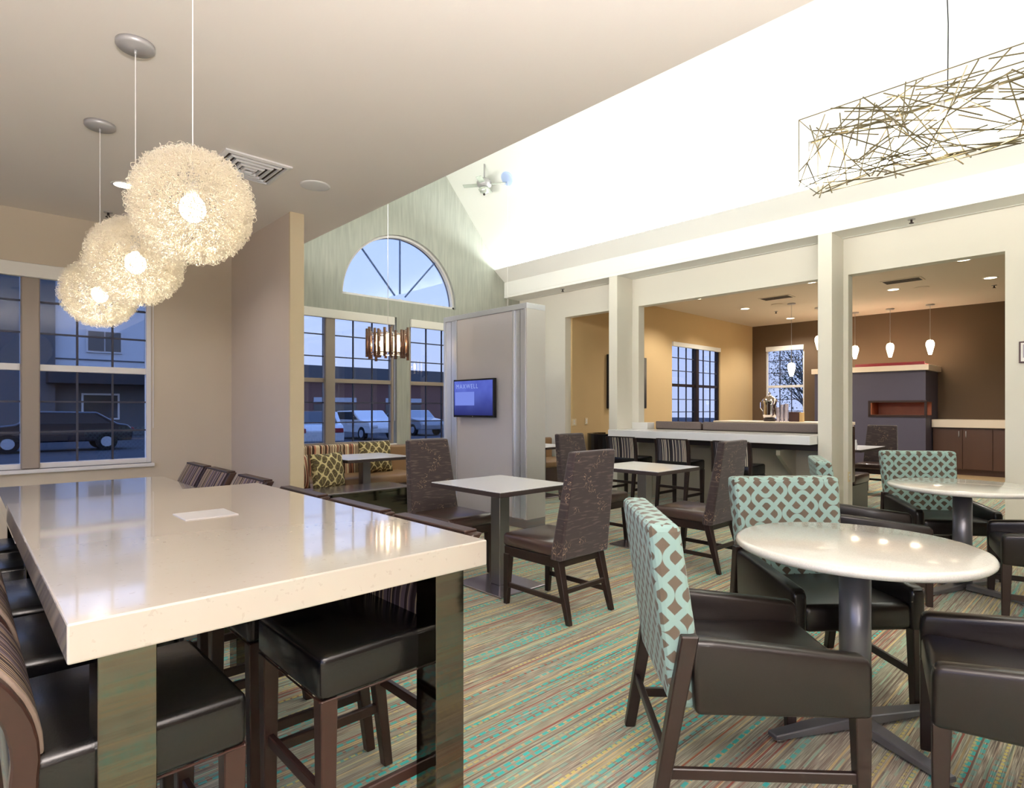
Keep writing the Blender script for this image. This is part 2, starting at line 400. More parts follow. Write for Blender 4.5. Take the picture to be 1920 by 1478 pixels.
def trellis(name, s=0.061, shift=(0, 0)):
    m = mat(name, (98, 84, 72), 0.85, spec=0.2, sheen=0.15); nt = m.node_tree; b = nt.nodes['Principled BSDF']
    uvn = node(nt, 'ShaderNodeUVMap'); sp = node(nt, 'ShaderNodeSeparateXYZ'); nt.links.new(uvn.outputs[0], sp.inputs[0])
    u = M(nt, 'ADD', sp.outputs['X'], 10.03 + shift[0]); v = M(nt, 'ADD', sp.outputs['Y'], 3.0 + shift[1])
    k = 1 / (math.sqrt(2) * s)
    p = M(nt, 'MULTIPLY', M(nt, 'ADD', u, v), k); q = M(nt, 'MULTIPLY', M(nt, 'SUBTRACT', u, v), k)
    i, j = M(nt, 'FLOOR', p), M(nt, 'FLOOR', q)
    fx, fy = M(nt, 'FRACT', p), M(nt, 'FRACT', q)
    gx, gy = M(nt, 'SUBTRACT', 1.0, fx), M(nt, 'SUBTRACT', 1.0, fy)
    def ln(a, c): return M(nt, 'SQRT', M(nt, 'ADD', M(nt, 'MULTIPLY', a, a), M(nt, 'MULTIPLY', c, c)))
    def da(a, c): return M(nt, 'ABSOLUTE', M(nt, 'SUBTRACT', ln(a, c), 0.5))
    dcr = M(nt, 'MINIMUM', M(nt, 'ABSOLUTE', M(nt, 'SUBTRACT', fx, 0.5)), M(nt, 'ABSOLUTE', M(nt, 'SUBTRACT', fy, 0.5)))
    dA = M(nt, 'MINIMUM', da(fx, fy), da(gx, gy)); dB = M(nt, 'MINIMUM', da(gx, fy), da(fx, gy))
    t = M(nt, 'FLOORED_MODULO', M(nt, 'ADD', M(nt, 'MULTIPLY', i, 2.0), j), 7.0)
    isA = M(nt, 'COMPARE', t, 0.0, 0.3); isB = M(nt, 'COMPARE', t, 4.0, 0.3)
    d = M(nt, 'ADD', M(nt, 'MULTIPLY', isA, dA), M(nt, 'ADD', M(nt, 'MULTIPLY', isB, dB),
          M(nt, 'MULTIPLY', M(nt, 'SUBTRACT', 1.0, M(nt, 'ADD', isA, isB)), dcr)))
    mr = node(nt, 'ShaderNodeMapRange'); setin(nt, mr, 'Value', d)
    mr.inputs['From Min'].default_value = 0.185; mr.inputs['From Max'].default_value = 0.215; mr.inputs['To Min'].default_value = 1; mr.inputs['To Max'].default_value = 0
    nt.links.new(mixc(nt, mr.outputs[0], rgba((86, 76, 64)), rgba((142, 170, 163))), b.inputs['Base Color'])
    bp = node(nt, 'ShaderNodeBump'); bp.inputs['Strength'].default_value = 0.25; bp.inputs['Distance'].default_value = 0.002
    nt.links.new(mr.outputs[0], bp.inputs['Height']); nt.links.new(bp.outputs[0], b.inputs['Normal'])
    return m
TRELLIS = trellis('teal_trellis_fabric', .057)

def stripes(name, cols, pitch, axis=0, wob=0.0):
    m = mat(name, cols[0], 0.8, spec=0.2); nt = m.node_tree; b = nt.nodes['Principled BSDF']
    tc = node(nt, 'ShaderNodeTexCoord'); sp = node(nt, 'ShaderNodeSeparateXYZ'); nt.links.new(tc.outputs['Object'], sp.inputs[0])
    x = sp.outputs[axis]
    if wob:
        n = node(nt, 'ShaderNodeTexNoise'); n.inputs['Scale'].default_value = 9; nt.links.new(tc.outputs['Object'], n.inputs['Vector'])
        x = M(nt, 'ADD', x, M(nt, 'MULTIPLY', n.outputs['Fac'], wob))
    n = node(nt, 'ShaderNodeTexWhiteNoise', noise_dimensions='1D'); setin(nt, n, 'W', M(nt, 'FLOOR', M(nt, 'DIVIDE', x, pitch)))
    rp = node(nt, 'ShaderNodeValToRGB'); rp.color_ramp.interpolation = 'CONSTANT'
    nt.links.new(n.outputs['Value'], rp.inputs[0]); el = rp.color_ramp.elements
    el[0].position = 0; el[0].color = rgba(cols[0]); el[1].position = 1 / len(cols); el[1].color = rgba(cols[1])
    for i in range(2, len(cols)):
        e = el.new(i / len(cols)); e.color = rgba(cols[i])
    nt.links.new(rp.outputs[0], b.inputs['Base Color'])
    return m
STRIPE = stripes('brown_and_grey_striped_fabric', [(64, 52, 54), (140, 124, 112), (52, 42, 42), (104, 92, 98), (164, 146, 118), (44, 34, 34)], 0.0075)
STRIPE_BRIGHT = stripes('black_and_cream_striped_fabric', [(44, 42, 46), (196, 186, 168), (52, 48, 52), (96, 92, 100), (206, 196, 180)], 0.010)
STRIPE_CORAL = stripes('coral_and_cream_striped_fabric', [(76, 58, 50), (222, 206, 170), (190, 128, 104), (84, 64, 54), (226, 210, 176), (96, 70, 56)], 0.010, 0, 0.02)

def brocade():
    m = mat('brown_brocade_fabric', (74, 60, 58), 0.75, spec=0.25, sheen=0.2); nt = m.node_tree; b = nt.nodes['Principled BSDF']
    uvn = node(nt, 'ShaderNodeUVMap')
    mp = node(nt, 'ShaderNodeMapping'); mp.inputs['Scale'].default_value = (9, 75, 1); nt.links.new(uvn.outputs[0], mp.inputs[0])
    n = node(nt, 'ShaderNodeTexNoise'); n.inputs['Scale'].default_value = 1; n.inputs['Detail'].default_value = 3; nt.links.new(mp.outputs[0], n.inputs['Vector'])
    mr = node(nt, 'ShaderNodeMapRange'); setin(nt, mr, 'Value', n.outputs['Fac']); mr.inputs['From Min'].default_value = 0.55; mr.inputs['From Max'].default_value = 0.66
    c = mixc(nt, M(nt, 'MULTIPLY', mr.outputs[0], 0.55), rgba((52, 42, 42)), rgba((98, 84, 78)))
    # curled vine motifs: thin rings of distorted cells
    n2 = node(nt, 'ShaderNodeTexNoise'); n2.inputs['Scale'].default_value = 26; n2.inputs['Detail'].default_value = 1; nt.links.new(uvn.outputs[0], n2.inputs['Vector'])
    ring = M(nt, 'LESS_THAN', M(nt, 'ABSOLUTE', M(nt, 'SUBTRACT', n2.outputs['Fac'], 0.56)), 0.012)
    n3 = node(nt, 'ShaderNodeTexNoise'); n3.inputs['Scale'].default_value = 8; n3.inputs['Detail'].default_value = 0; nt.links.new(uvn.outputs[0], n3.inputs['Vector'])
    c = mixc(nt, M(nt, 'MULTIPLY', M(nt, 'MULTIPLY', ring, M(nt, 'GREATER_THAN', n3.outputs['Fac'], 0.60)), 0.75), c, rgba((168, 142, 116)))
    nt.links.new(c, b.inputs['Base Color'])
    return m
BROCADE = brocade()
def ogee():
    m = mat('brown_and_cream_ogee_fabric', (90, 78, 56), 0.85); nt = m.node_tree; b = nt.nodes['Principled BSDF']
    uvn = node(nt, 'ShaderNodeUVMap'); sp = node(nt, 'ShaderNodeSeparateXYZ'); nt.links.new(uvn.outputs[0], sp.inputs[0])
    u, v = M(nt, 'MULTIPLY', sp.outputs['X'], 2 * PI / 0.11), M(nt, 'MULTIPLY', sp.outputs['Y'], 2 * PI / 0.13)
    k = M(nt, 'ADD', M(nt, 'SINE', u), M(nt, 'MULTIPLY', M(nt, 'SINE', M(nt, 'ADD', v, M(nt, 'SINE', M(nt, 'MULTIPLY', u, 0.5)))), 1.1))
    w = M(nt, 'LESS_THAN', M(nt, 'ABSOLUTE', M(nt, 'SUBTRACT', k, 0.1)), 0.42)
    n = node(nt, 'ShaderNodeTexNoise'); n.inputs['Scale'].default_value = 60; nt.links.new(uvn.outputs[0], n.inputs['Vector'])
    dk = mixc(nt, M(nt, 'GREATER_THAN', n.outputs['Fac'], 0.52), rgba((74, 60, 40)), rgba((112, 104, 62)))
    nt.links.new(mixc(nt, w, dk, rgba((206, 194, 144))), b.inputs['Base Color'])
    return m
OGEE = ogee()

def gable_paper():
    m = mat('streaked_grey_wallcovering', (165, 168, 158), 0.7, spec=0.3); nt = m.node_tree; b = nt.nodes['Principled BSDF']
    tc = node(nt, 'ShaderNodeTexCoord'); mp = node(nt, 'ShaderNodeMapping'); mp.inputs['Scale'].default_value = (9, 9, 0.8)
    nt.links.new(tc.outputs['Object'], mp.inputs[0])
    n = node(nt, 'ShaderNodeTexNoise'); n.inputs['Scale'].default_value = 3; n.inputs['Detail'].default_value = 5
    nt.links.new(mp.outputs[0], n.inputs['Vector'])
    nt.links.new(mixc(nt, n.outputs['Fac'], rgba((140, 144, 136)), rgba((184, 186, 174))), b.inputs['Base Color'])
    return m
GABLE = gable_paper()
def pane_glass(name, tint, refl=1.0):
    m = bpy.data.materials.new(name); m.use_nodes = True; nt = m.node_tree; nt.nodes.clear()
    o = node(nt, 'ShaderNodeOutputMaterial'); t = node(nt, 'ShaderNodeBsdfTransparent'); t.inputs[0].default_value = tint
    g = node(nt, 'ShaderNodeBsdfGlossy'); g.inputs['Roughness'].default_value = 0.01; g.inputs[0].default_value = (refl, refl, refl, 1)
    f = node(nt, 'ShaderNodeFresnel'); f.inputs['IOR'].default_value = 1.45
    mx = node(nt, 'ShaderNodeMixShader'); gm = node(nt, 'ShaderNodeNewGeometry')
    nt.links.new(M(nt, 'MULTIPLY', f.outputs[0], M(nt, 'SUBTRACT', 1.0, gm.outputs['Backfacing'])), mx.inputs[0]); nt.links.new(t.outputs[0], mx.inputs[1]); nt.links.new(g.outputs[0], mx.inputs[2])
    nt.links.new(mx.outputs[0], o.inputs[0]); return m
GLASS = pane_glass('window_glass', (0.49, 0.49, 0.48, 1))
GLASS_LITE = pane_glass('clear_side_glass', (0.95, 0.95, 0.98, 1))
GLASS_CLEAR = pane_glass('arch_glass', (0.51, 0.51, 0.49, 1))

# ------------------------------------------------------------------ the room shell
XW, XC, YG, YL = 7.60, 7.21, 7.86, 6.77
HC, ZSOF, ZFAS, ZHEAD = 3.07, 3.30, 3.58, 2.87
XB0, XB1, YT, ZB = 7.75, 14.75, 6.70, 3.38
X0, Y0 = -2.6, -4.2
XD = 2.70                                   # edge of the dropped ceiling
def S(name, mb, m, **kw): return mb.build(name, m, kind='structure', **kw)
S('floor', MB().box(X0, 13.4, Y0, 8.0, -0.05, 0.0), CARPET)
S('floor_tile', MB().box(13.4, XB1 + .1, Y0, YT, -0.05, 0.001), TILE)
S('ceiling', MB().box(X0, XD, Y0, 8.0, HC, HC + 0.12), CEIL)
S('ceiling_bulkhead', MB().box(XD - .12, XD, Y0, 8.0, HC + .12, 3.52), VAULT)
# vault: two slopes meeting at the ridge
def slab(p, q, t, y0, y1):                  # sloped board between (x,z) points
    (x0, z0), (x1, z1) = p, q; d = Vector((x1 - x0, 0, z1 - z0)).normalized(); n = Vector((-d.z, 0, d.x)) * t
    return MB().hexa([(x0, y0, z0), (x1, y0, z1), (x1, y1, z1), (x0, y1, z0), (x0 + n.x, y0, z0 + n.z), (x1 + n.x, y0, z1 + n.z), (x1 + n.x, y1, z1 + n.z), (x0 + n.x, y1, z0 + n.z)])
ZR = 3.77 + 1.133 * (7.13 - 5.07)
S('ceiling_vault_right', slab((7.55, 3.77 - 1.133 * .42), (5.07, ZR), -0.1, Y0, YG), VAULT)
S('ceiling_vault_left', slab((5.07, ZR), (2.62, ZR - 1.133 * 2.45), -0.1, Y0, YG), VAULT)
# cove on the right wall: soffit, fascia, leaning shade board
S('trim_1', MB().box(XC, XW, Y0, YG, ZSOF, ZSOF + .04), SOFFIT)
S('trim_2', MB().box(XC, XC + .04, Y0, YG, ZSOF + .04, ZFAS, 0.004, 1), SOFFIT)
S('trim_3', slab((XC + .03, ZFAS - .01), (6.97, 3.77), -0.015, Y0, YG), SOFFIT)
# right wall with its openings (A doorway, B serving hatch, C wide passage)
w = MB()
def wy(y0, y1, z0, z1): w.box(XW, XB0, y0, y1, z0, z1)
wy(6.73, YG + .12, 0, 3.42); wy(0.89, 6.73, ZHEAD, 3.42); wy(5.23, 5.60, 0, ZHEAD)
wy(2.31, 2.62, 0, ZHEAD); wy(Y0, 0.89, 0, 3.42)
S('wall_right', w, WALL_WHITE)
S('wall_half', MB().box(XW, XB0, 2.62, 5.23, 0, 0.985), WALL_GREY)
S('column', MB().box(XC, XW, 2.36, 2.51, 0, ZSOF, 0.004, 1), WALL_WHITE)
S('column', MB().box(XC, XW, 5.345, 5.50, 0, ZSOF, 0.004, 1), WALL_WHITE)
S('baseboard_right', MB().box(XC - .012, XC, 2.35, 2.52, 0, .09).box(XC - .012, XB0, 2.295, 2.31, 0, .09).box(XW - .012, XW, Y0, .89, 0, .09), WHITE_TRIM)
S('trim_4', MB().box(XW - .02, XB0 + .02, 5.06, 5.34, 0.985, 1.085, 0.003, 1), WHITE_TRIM)
# partition between the communal tables and the window booth
S('wall_partition', MB().box(2.17, 2.29, 5.23, YG, 0, HC), WALL_PART)
S('trim_5', MB().box(2.165, 2.295, 5.20, 5.23, 0, HC, .003, 1), WALL_TRIM)
# closing walls behind and beside the camera; big dusk windows on the unseen left side
w = MB(); w.box(X0 - .15, X0, Y0, YL, 0, 0.75); w.box(X0 - .15, X0, Y0, YL, 2.6, HC + .1)
for a, b in ((Y0, -2.6), (-0.9, -0.5), (1.2, 1.6), (3.3, 3.7), (5.4, YL)): w.box(X0 - .15, X0, a, b, .75, 2.6)
S('wall_far_left', w, WALL_BEIGE)
S('wall_back', MB().box(X0, XB1 + .2, Y0 - .15, Y0, 0, 6.4), WALL_DARK)
# left wall (faces the camera) with window_1
WX0, WX1, WZ0, WZ1 = -1.0, 1.41, 0.755, 2.60
w = MB(); w.box(X0, WX0, YL, YL + .15, 0, HC); w.box(WX1, 2.17, YL, YL + .15, 0, HC)
w.box(WX0, WX1, YL, YL + .15, 0, WZ0); w.box(WX0, WX1, YL, YL + .15, WZ1, HC)
S('wall_left', w, WALL_BEIGE)
# gable wall with two tall openings and the half-round window
GX = [(2.55, 4.95), (5.19, 7.40)]; GZ0, GZ1 = 0.76, 2.715
AX, AR, AZ0 = 5.07, 1.035, 2.965
def gable():
    b = MB(); y0, y1 = YG, YG + .16
    b.box(2.29, GX[0][0], y0, y1, 0, GZ1); b.box(GX[0][1], GX[1][0], y0, y1, 0, GZ1); b.box(GX[1][1], XW, y0, y1, 0, GZ1)
    for a, c in GX: b.box(a, c, y0, y1, 0, GZ0)
    b.box(2.29, XW, y0, y1, GZ1, AZ0)
    n = 40; prev = None; TOP = 6.3
    b.box(2.29, AX - AR, y0, y1, AZ0, TOP); b.box(AX + AR, XW, y0, y1, AZ0, TOP)
    for i in range(n):
        t0, t1 = PI * i / n, PI * (i + 1) / n
        xa, xb = AX + AR * math.cos(t0), AX + AR * math.cos(t1); za, zb = AZ0 + AR * math.sin(t0), AZ0 + AR * math.sin(t1)
        b.hexa([(xb, y0, zb), (xa, y0, za), (xa, y1, za), (xb, y1, zb), (xb, y0, TOP), (xa, y0, TOP), (xa, y1, TOP), (xb, y1, TOP)])
    return b
S('wall_gable', gable(), GABLE)
# lounge behind the openings
w = MB(); TWX = (10.95, 13.05); TWZ = (0.9, 2.72)
w.box(XB0, TWX[0], YT, YT + .12, 0, ZB); w.box(TWX[1], XB1 + .12, YT, YT + .12, 0, ZB)
w.box(*TWX, YT, YT + .12, 0, TWZ[0]); w.box(*TWX, YT, YT + .12, TWZ[1], ZB)
S('wall_lounge_left', w, WALL_TAN)
w = MB(); DWY = (5.44, 6.36); DWZ = (0.9, 2.84)
w.box(XB1, XB1 + .12, Y0, DWY[0], 0, ZB); w.box(XB1, XB1 + .12, DWY[1], YT, 0, ZB)
w.box(XB1, XB1 + .12, *DWY, 0, DWZ[0]); w.box(XB1, XB1 + .12, *DWY, DWZ[1], ZB)
S('wall_lounge_rear', w, WALL_DARK)
S('ceiling_lounge', MB().box(XB0 - .02, XB1 + .1, Y0, YT + .1, ZB, ZB + .1), CEIL2)
S('wall_lounge_header', MB().box(XW + .02, XB0, Y0, 6.9, 3.42, 3.60), WALL_WHITE)

# ------------------------------------------------------------------ windows
def window(n, origin, rz, panes, z0, z1, zmid, frame_m, sash_m, muntin_m, blind=None, rows=3, cols=3, sill=True, glass=None, chain=None, post_w=0.13):
    """panes: list of (x0,x1) local; local x along wall, y outwards"""
    r = empty('window_%d' % n, origin, rz, kind='structure')
    a, c = panes[0][0], panes[-1][1]
    MB().box(a - .045, a, .03, .12, z0, z1, .004, 1).box(c, c + .045, .03, .12, z0, z1, .004, 1).box(a, c, .03, .12, z1 - .05, z1, .004, 1).box(a, c, .03, .12, z0, z0 + .05, .004, 1).build('window_frame', frame_m, r)
    for (p0, p1), (q0, q1) in zip(panes[:-1], panes[1:]):
        MB().box(p1, q0, .0, .12, z0, z1, .01, 1).build('mullion', sash_m, r)
    for p0, p1 in panes:
        MB().box(p0, p1, .04, .10, zmid - .03, zmid + .03, .004, 1).build('meeting_rail', frame_m, r)
        for (s0, s1) in ((z0 + .05, zmid - .03), (zmid + .03, z1 - .05)):
            MB().box(p0 + .005, p1 - .005, .068, .074, s0, s1).build('pane', glass or GLASS, r)
            for k in range(1, cols):
                x = p0 + (p1 - p0) * k / cols
                MB().box(x - .008, x + .008, .058, .084, s0, s1).build('muntin', muntin_m, r)
            for k in range(1, rows):
                z = s0 + (s1 - s0) * k / rows
                MB().box(p0, p1, .060, .082, z - .008, z + .008).build('muntin', muntin_m, r)
    if blind:
        MB().box(a - .03, c + .03, -.03, .03, z1 - blind, z1 - .005, .008, 2).build('roller_blind', BLIND, r)
    if sill: MB().box(a - .06, c + .06, -.045, .05, z0 - .035, z0, .006, 1).build('window_sill', WHITE_TRIM, r)
    if chain is not None:
        MB().cyl((chain, -.02, z1 - .1), (chain, -.02, z0 + .35), .004, n=6).build('blind_chain', CORD, r)
    return r
window(1, (0, YL, 0), 0, [(-.95, -0.53 + .0), (-.53 + .13, .40), (.535, 1.37)], WZ0, WZ1, 1.67, WHITE_TRIM, FRAME_GREY, MUNTIN, blind=.13, chain=1.42)
window(2, (0, YG, 0), 0, [(2.87, 3.78), (3.93, 4.87)], GZ0, GZ1, 1.70, FRAME_GREY, FRAME_GREY, MUNTIN, blind=.13, chain=4.90)
window(3, (0, YG, 0), 0, [(5.23, 6.17), (6.32, 7.26)], GZ0, GZ1, 1.70, FRAME_GREY, FRAME_GREY, MUNTIN, blind=.13)
window(4, (0, YT, 0), 0, [(11.0, 11.96), (12.08, 13.0)], TWZ[0], TWZ[1], 1.80, WOOD, WOOD, MUNTIN, blind=.10, sill=False)
window(5, (XB1, 5.90, 0), -PI / 2, [(-.42, .42)], DWZ[0], DWZ[1], 1.84, WHITE_TRIM, WOOD, MUNTIN, blind=.12, sill=False)
for i, yy in enumerate((-1.75, .35, 2.45, 4.55)):   # unseen left side, lets the dusk in
    window(6 + i, (X0, yy, 0), PI / 2, [(-.80, -.03), (.03, .80)], .75, 2.6, 1.67, WHITE_TRIM, WHITE_TRIM, MUNTIN, sill=False, glass=GLASS_LITE)
# half round window
r = empty('window_10', (AX, YG, AZ0), 0, kind='structure')
def arc(r0, r1, y0, y1, n=40):
    b = MB()
    for i in range(n):
        t0, t1 = PI * i / n, PI * (i + 1) / n
        P = lambda rr, t, y: (rr * math.cos(t), y, rr * math.sin(t))
        b.hexa([P(r0, t0, y0), P(r1, t0, y0), P(r1, t0, y1), P(r0, t0, y1), P(r0, t1, y0), P(r1, t1, y0), P(r1, t1, y1), P(r0, t1, y1)])
    return b
arc(AR - .035, AR + .002, .05, .15).build('window_frame', WHITE_TRIM, r)
MB().box(-AR, AR, .05, .15, 0, .04).build('window_frame', WHITE_TRIM, r)
MB().prism([((AR - .03) * math.cos(PI * i / 32), (AR - .03) * math.sin(PI * i / 32)) for i in range(33)], 'y', .11, .115).build('pane', GLASS_CLEAR, r)
for a in (48, 90, 132):
    t = math.radians(a); MB().bar((.14 * math.cos(t), .10, .14 * math.sin(t)), ((AR - .03) * math.cos(t), .10, (AR - .03) * math.sin(t)), .02, .02).build('muntin', mat('blue_grey_muntin', (60, 84, 130), .5), r)
arc(.02, .06, .09, .12, 12).build('hub_arc', WHITE_TRIM, r)

# ------------------------------------------------------------------ outside at dusk
ASPH = mat('asphalt', (62, 64, 70), 0.9, noise=(0.6, .2)); SIDING = mat('pale_siding', (214, 218, 222), 0.8, noise=(0.3, .05)); DKROOF = mat('dark_canopy', (48, 52, 58), .8)
GREYW = mat('grey_facade', (92, 96, 100), .8); BRICK = mat('red_brown_facade', (128, 92, 84), .85); DKGL = mat('dark_window_glass', (58, 62, 66), .1, spec=.8)
S('ground', MB().box(-60, 90, YL + .4, 110, -.35, -.25).box(XB1 + .3, 90, -60, YL + .4, -.35, -.25).box(-60, X0 - .2, -60, YL + .4, -.35, -.25), ASPH)
hb = empty('hotel_building', (0, 40, -.25), 0, 'pale hotel wing with white-framed windows seen through left window', 'building')
MB().box(-22, 3.8, 0, 10, 0, 10.6).build('tower', GREYW, hb, label='grey stair tower wall')
MB().box(3.8, 11.5, .3, 10, 3.6, 9.8).build('wall', SIDING, hb); MB().box(3.8, 11.5, .5, 10, 0, 3.6).build('ground_floor', GREYW, hb)
MB().prism([(-.2, 9.8), (5, 12.2), (10, 9.8)], 'x', 3.7, 11.8).build('roof', DKROOF, hb)
MB().box(3.4, 11.7, -1.2, .4, 2.9, 3.6).build('canopy', DKROOF, hb)
for zz, hh in ((7.7, 1.4), (4.7, 1.3)):
    for xx in (5.2, 8.3):
        wf = MB().box(xx, xx + 1.7, .20, .32, zz, zz + hh).build('window', WHITE_TRIM, hb)
        for dx in (.08, .88): MB().box(xx + dx, xx + dx + .74, .17, .205, zz + .1, zz + hh - .1).build('pane', DKGL, wf)
    MB().box(3.8, 11.5, .26, .30, zz - .45, zz - .38).build('belt_course', GREYW, hb)
for xx in (5.0, 8.6):
    wf = MB().box(xx, xx + 1.8, .42, .5, .9, 2.4).build('window', WHITE_TRIM, hb); MB().box(xx + .1, xx + 1.7, .40, .425, 1.0, 2.3).build('pane', DKGL, wf)
ob = empty('store_building', (42, 48, -.25), 0, 'low red-brown building across the car park behind booth windows', 'building')
MB().box(-26, 30, 0, 12, 0, 4.0).build('wall', BRICK, ob); MB().box(-26.3, 30.3, -.5, 12, 4.0, 5.2).build('roof', GREYW, ob)
for xx in (-20, -13, -6, 1, 8, 15):
    MB().box(xx, xx + 4, -.06, 0, 2.0, 2.5).build('sign_band', mat('pale_sign', (200, 205, 215), .5), ob); MB().box(xx, xx + 4, -.04, 0, .2, 1.9).build('window', DKGL, ob)
def car(name, loc, rz, paint, label):
    r = empty(name, loc, rz, label, 'car', 'cars in the car park outside')
    pb = [(-2.2, .35), (-2.25, .75), (-2.05, .95), (-1.75, 1.0), (-1.1, 1.42), (.55, 1.45), (1.2, 1.0), (2.1, .88), (2.25, .6), (2.2, .35)]
    MB().prism(pb, 'y', -.85, .85, .05, 2).build('body', paint, r)
    for s in (-1, 1):
        MB().prism([(-1.5, 1.0), (-1.02, 1.36), (.5, 1.38), (1.0, 1.0)], 'y', s * .852 - .006, s * .852 + .006).build('side_window', DKGL, r)
        for xx in (-1.4, 1.4):
            wh = MB().cyl((xx, s * .70, .33), (xx, s * .87, .33), .33, n=20).build('wheel', BLACK, r); MB().cyl((xx, s * .87, .33), (xx, s * .885, .33), .19, n=12).build('hubcap', ALU, wh)
        MB().box(-2.27, -2.18, s * .65 - .16, s * .65 + .16, .68, .84, .02).build('tail_light', REDLAC, r)
        MB().box(2.17, 2.27, s * .62 - .16, s * .62 + .16, .62, .76, .02).build('head_light', ALU, r)
    MB().hexa([(-1.72, -.7, 1.02), (-1.12, -.65, 1.40), (-1.12, .65, 1.40), (-1.72, .7, 1.02), (-1.74, -.7, 1.04), (-1.14, -.65, 1.43), (-1.14, .65, 1.43), (-1.74, .7, 1.04)]).build('rear_window', DKGL, r)
    return r
PD, PW, PS = mat('black_car_paint', (22, 24, 34), .15, coat=1), mat('white_car_paint', (225, 228, 230), .2, coat=1), mat('silver_car_paint', (150, 156, 165), .2, coat=1)
car('car', (2.6, 27.0, -.25), PI, PD, 'long black car parked side-on outside the left window')
car('car', (-2.6, 19.5, -.25), PI / 2, PD, 'dark car further back beyond the left window mullion')
car('car', (9.9, 22.0, -.25), PI * .42, PW, 'white car with red tail light outside the booth window')
car('car', (15.0, 27.0, -.25), -PI / 2, PW, 'white car parked nose towards the middle booth window')
car('car', (19.6, 29.5, -.25), -PI / 2, PS, 'silver car in front of the low red-brown building')
LEAF = mat('dark_green_leaves', (62, 74, 48), .8); BARK = mat('grey_bark', (92, 86, 80), .9)
def tree(loc, h, sd, label):
    rnd = random.Random(sd); r = empty('tree', loc, 0, label, 'tree', 'trees outside the lounge window')
    t = MB(); t.cyl((0, 0, 0), (0, 0, h * .5), .14, .10, 8)
    tips = []
    for i in range(26):
        a = rnd.uniform(0, 2 * PI); z0 = h * rnd.uniform(.2, .5); L = rnd.uniform(.8, 1.7)
        q = Vector((math.cos(a) * L, math.sin(a) * L, z0 + rnd.uniform(.8, 2.2))); t.cyl((0, 0, z0), q, .05, .015, 5); tips.append(q)
    t.build('trunk', BARK, r)
    bm = bmesh.new()
    for i in range(2600):
        q = rnd.choice(tips) + Vector((rnd.gauss(0, .42), rnd.gauss(0, .42), rnd.gauss(0, .5))); s = rnd.uniform(.04, .085)
        d1 = Vector((rnd.gauss(0, 1), rnd.gauss(0, 1), rnd.gauss(0, 1))).normalized(); d2 = d1.orthogonal().normalized()
        bm.faces.new([bm.verts.new(q + d1 * s), bm.verts.new(q + d2 * s * .5), bm.verts.new(q - d1 * s), bm.verts.new(q - d2 * s * .5)])
    k = MB(); k.bm.free(); k.bm = bm; k.build('foliage', LEAF, r, kind='stuff')
tree((30, 10.4, -.25), 6.2, 3, 'leafy tree outside the narrow window of dark wall')
tree((37, 13.6, -.25), 6.5, 5, 'second bushy tree further off beyond the dark wall window')

# ------------------------------------------------------------------ communal tables
def communal(loc, H, label):
    W, L, T = 1.0, 1.84, .075
    r = empty('communal_table', loc, 0, label, 'table', 'communal tables under the globe pendants')
    MB().box(-W / 2, W / 2, -L / 2, L / 2, H - T, H, .004, 2).build('tabletop', QUARTZ, r)
    for sx in (-1, 1):
        for sy in (-1, 1):
            cx, cy = sx * (W / 2 - .102), sy * (L / 2 - .095)
            lg = MB().box(cx - .05, cx + .05, cy - .05, cy + .05, 0, H - T, .0015, 1).build('leg', MIRROR, r)
    MB().box(-W / 2 + .12, W / 2 - .12, -.05, .05, H - T - .05, H - T).build('apron', EDGE_DARK, r)
    return r
ct = communal((.642, 2.24, 0), .91, 'long bar-height table with thick white stone top, nearest the camera')
hat = MB().box(-.088, .088, -.085, .085, 0, .003, .001, 1).build('power_hatch', mat('pale_metal_hatch', (214, 212, 212), .3, metal=.2), ct, label='flush square pale hatch in the tabletop'); hat.location = (.66 - .642, 2.34 - 2.24, .91)
communal((.685, 4.40, 0), .76, 'lower white stone-topped table behind the bar-height one, by window')

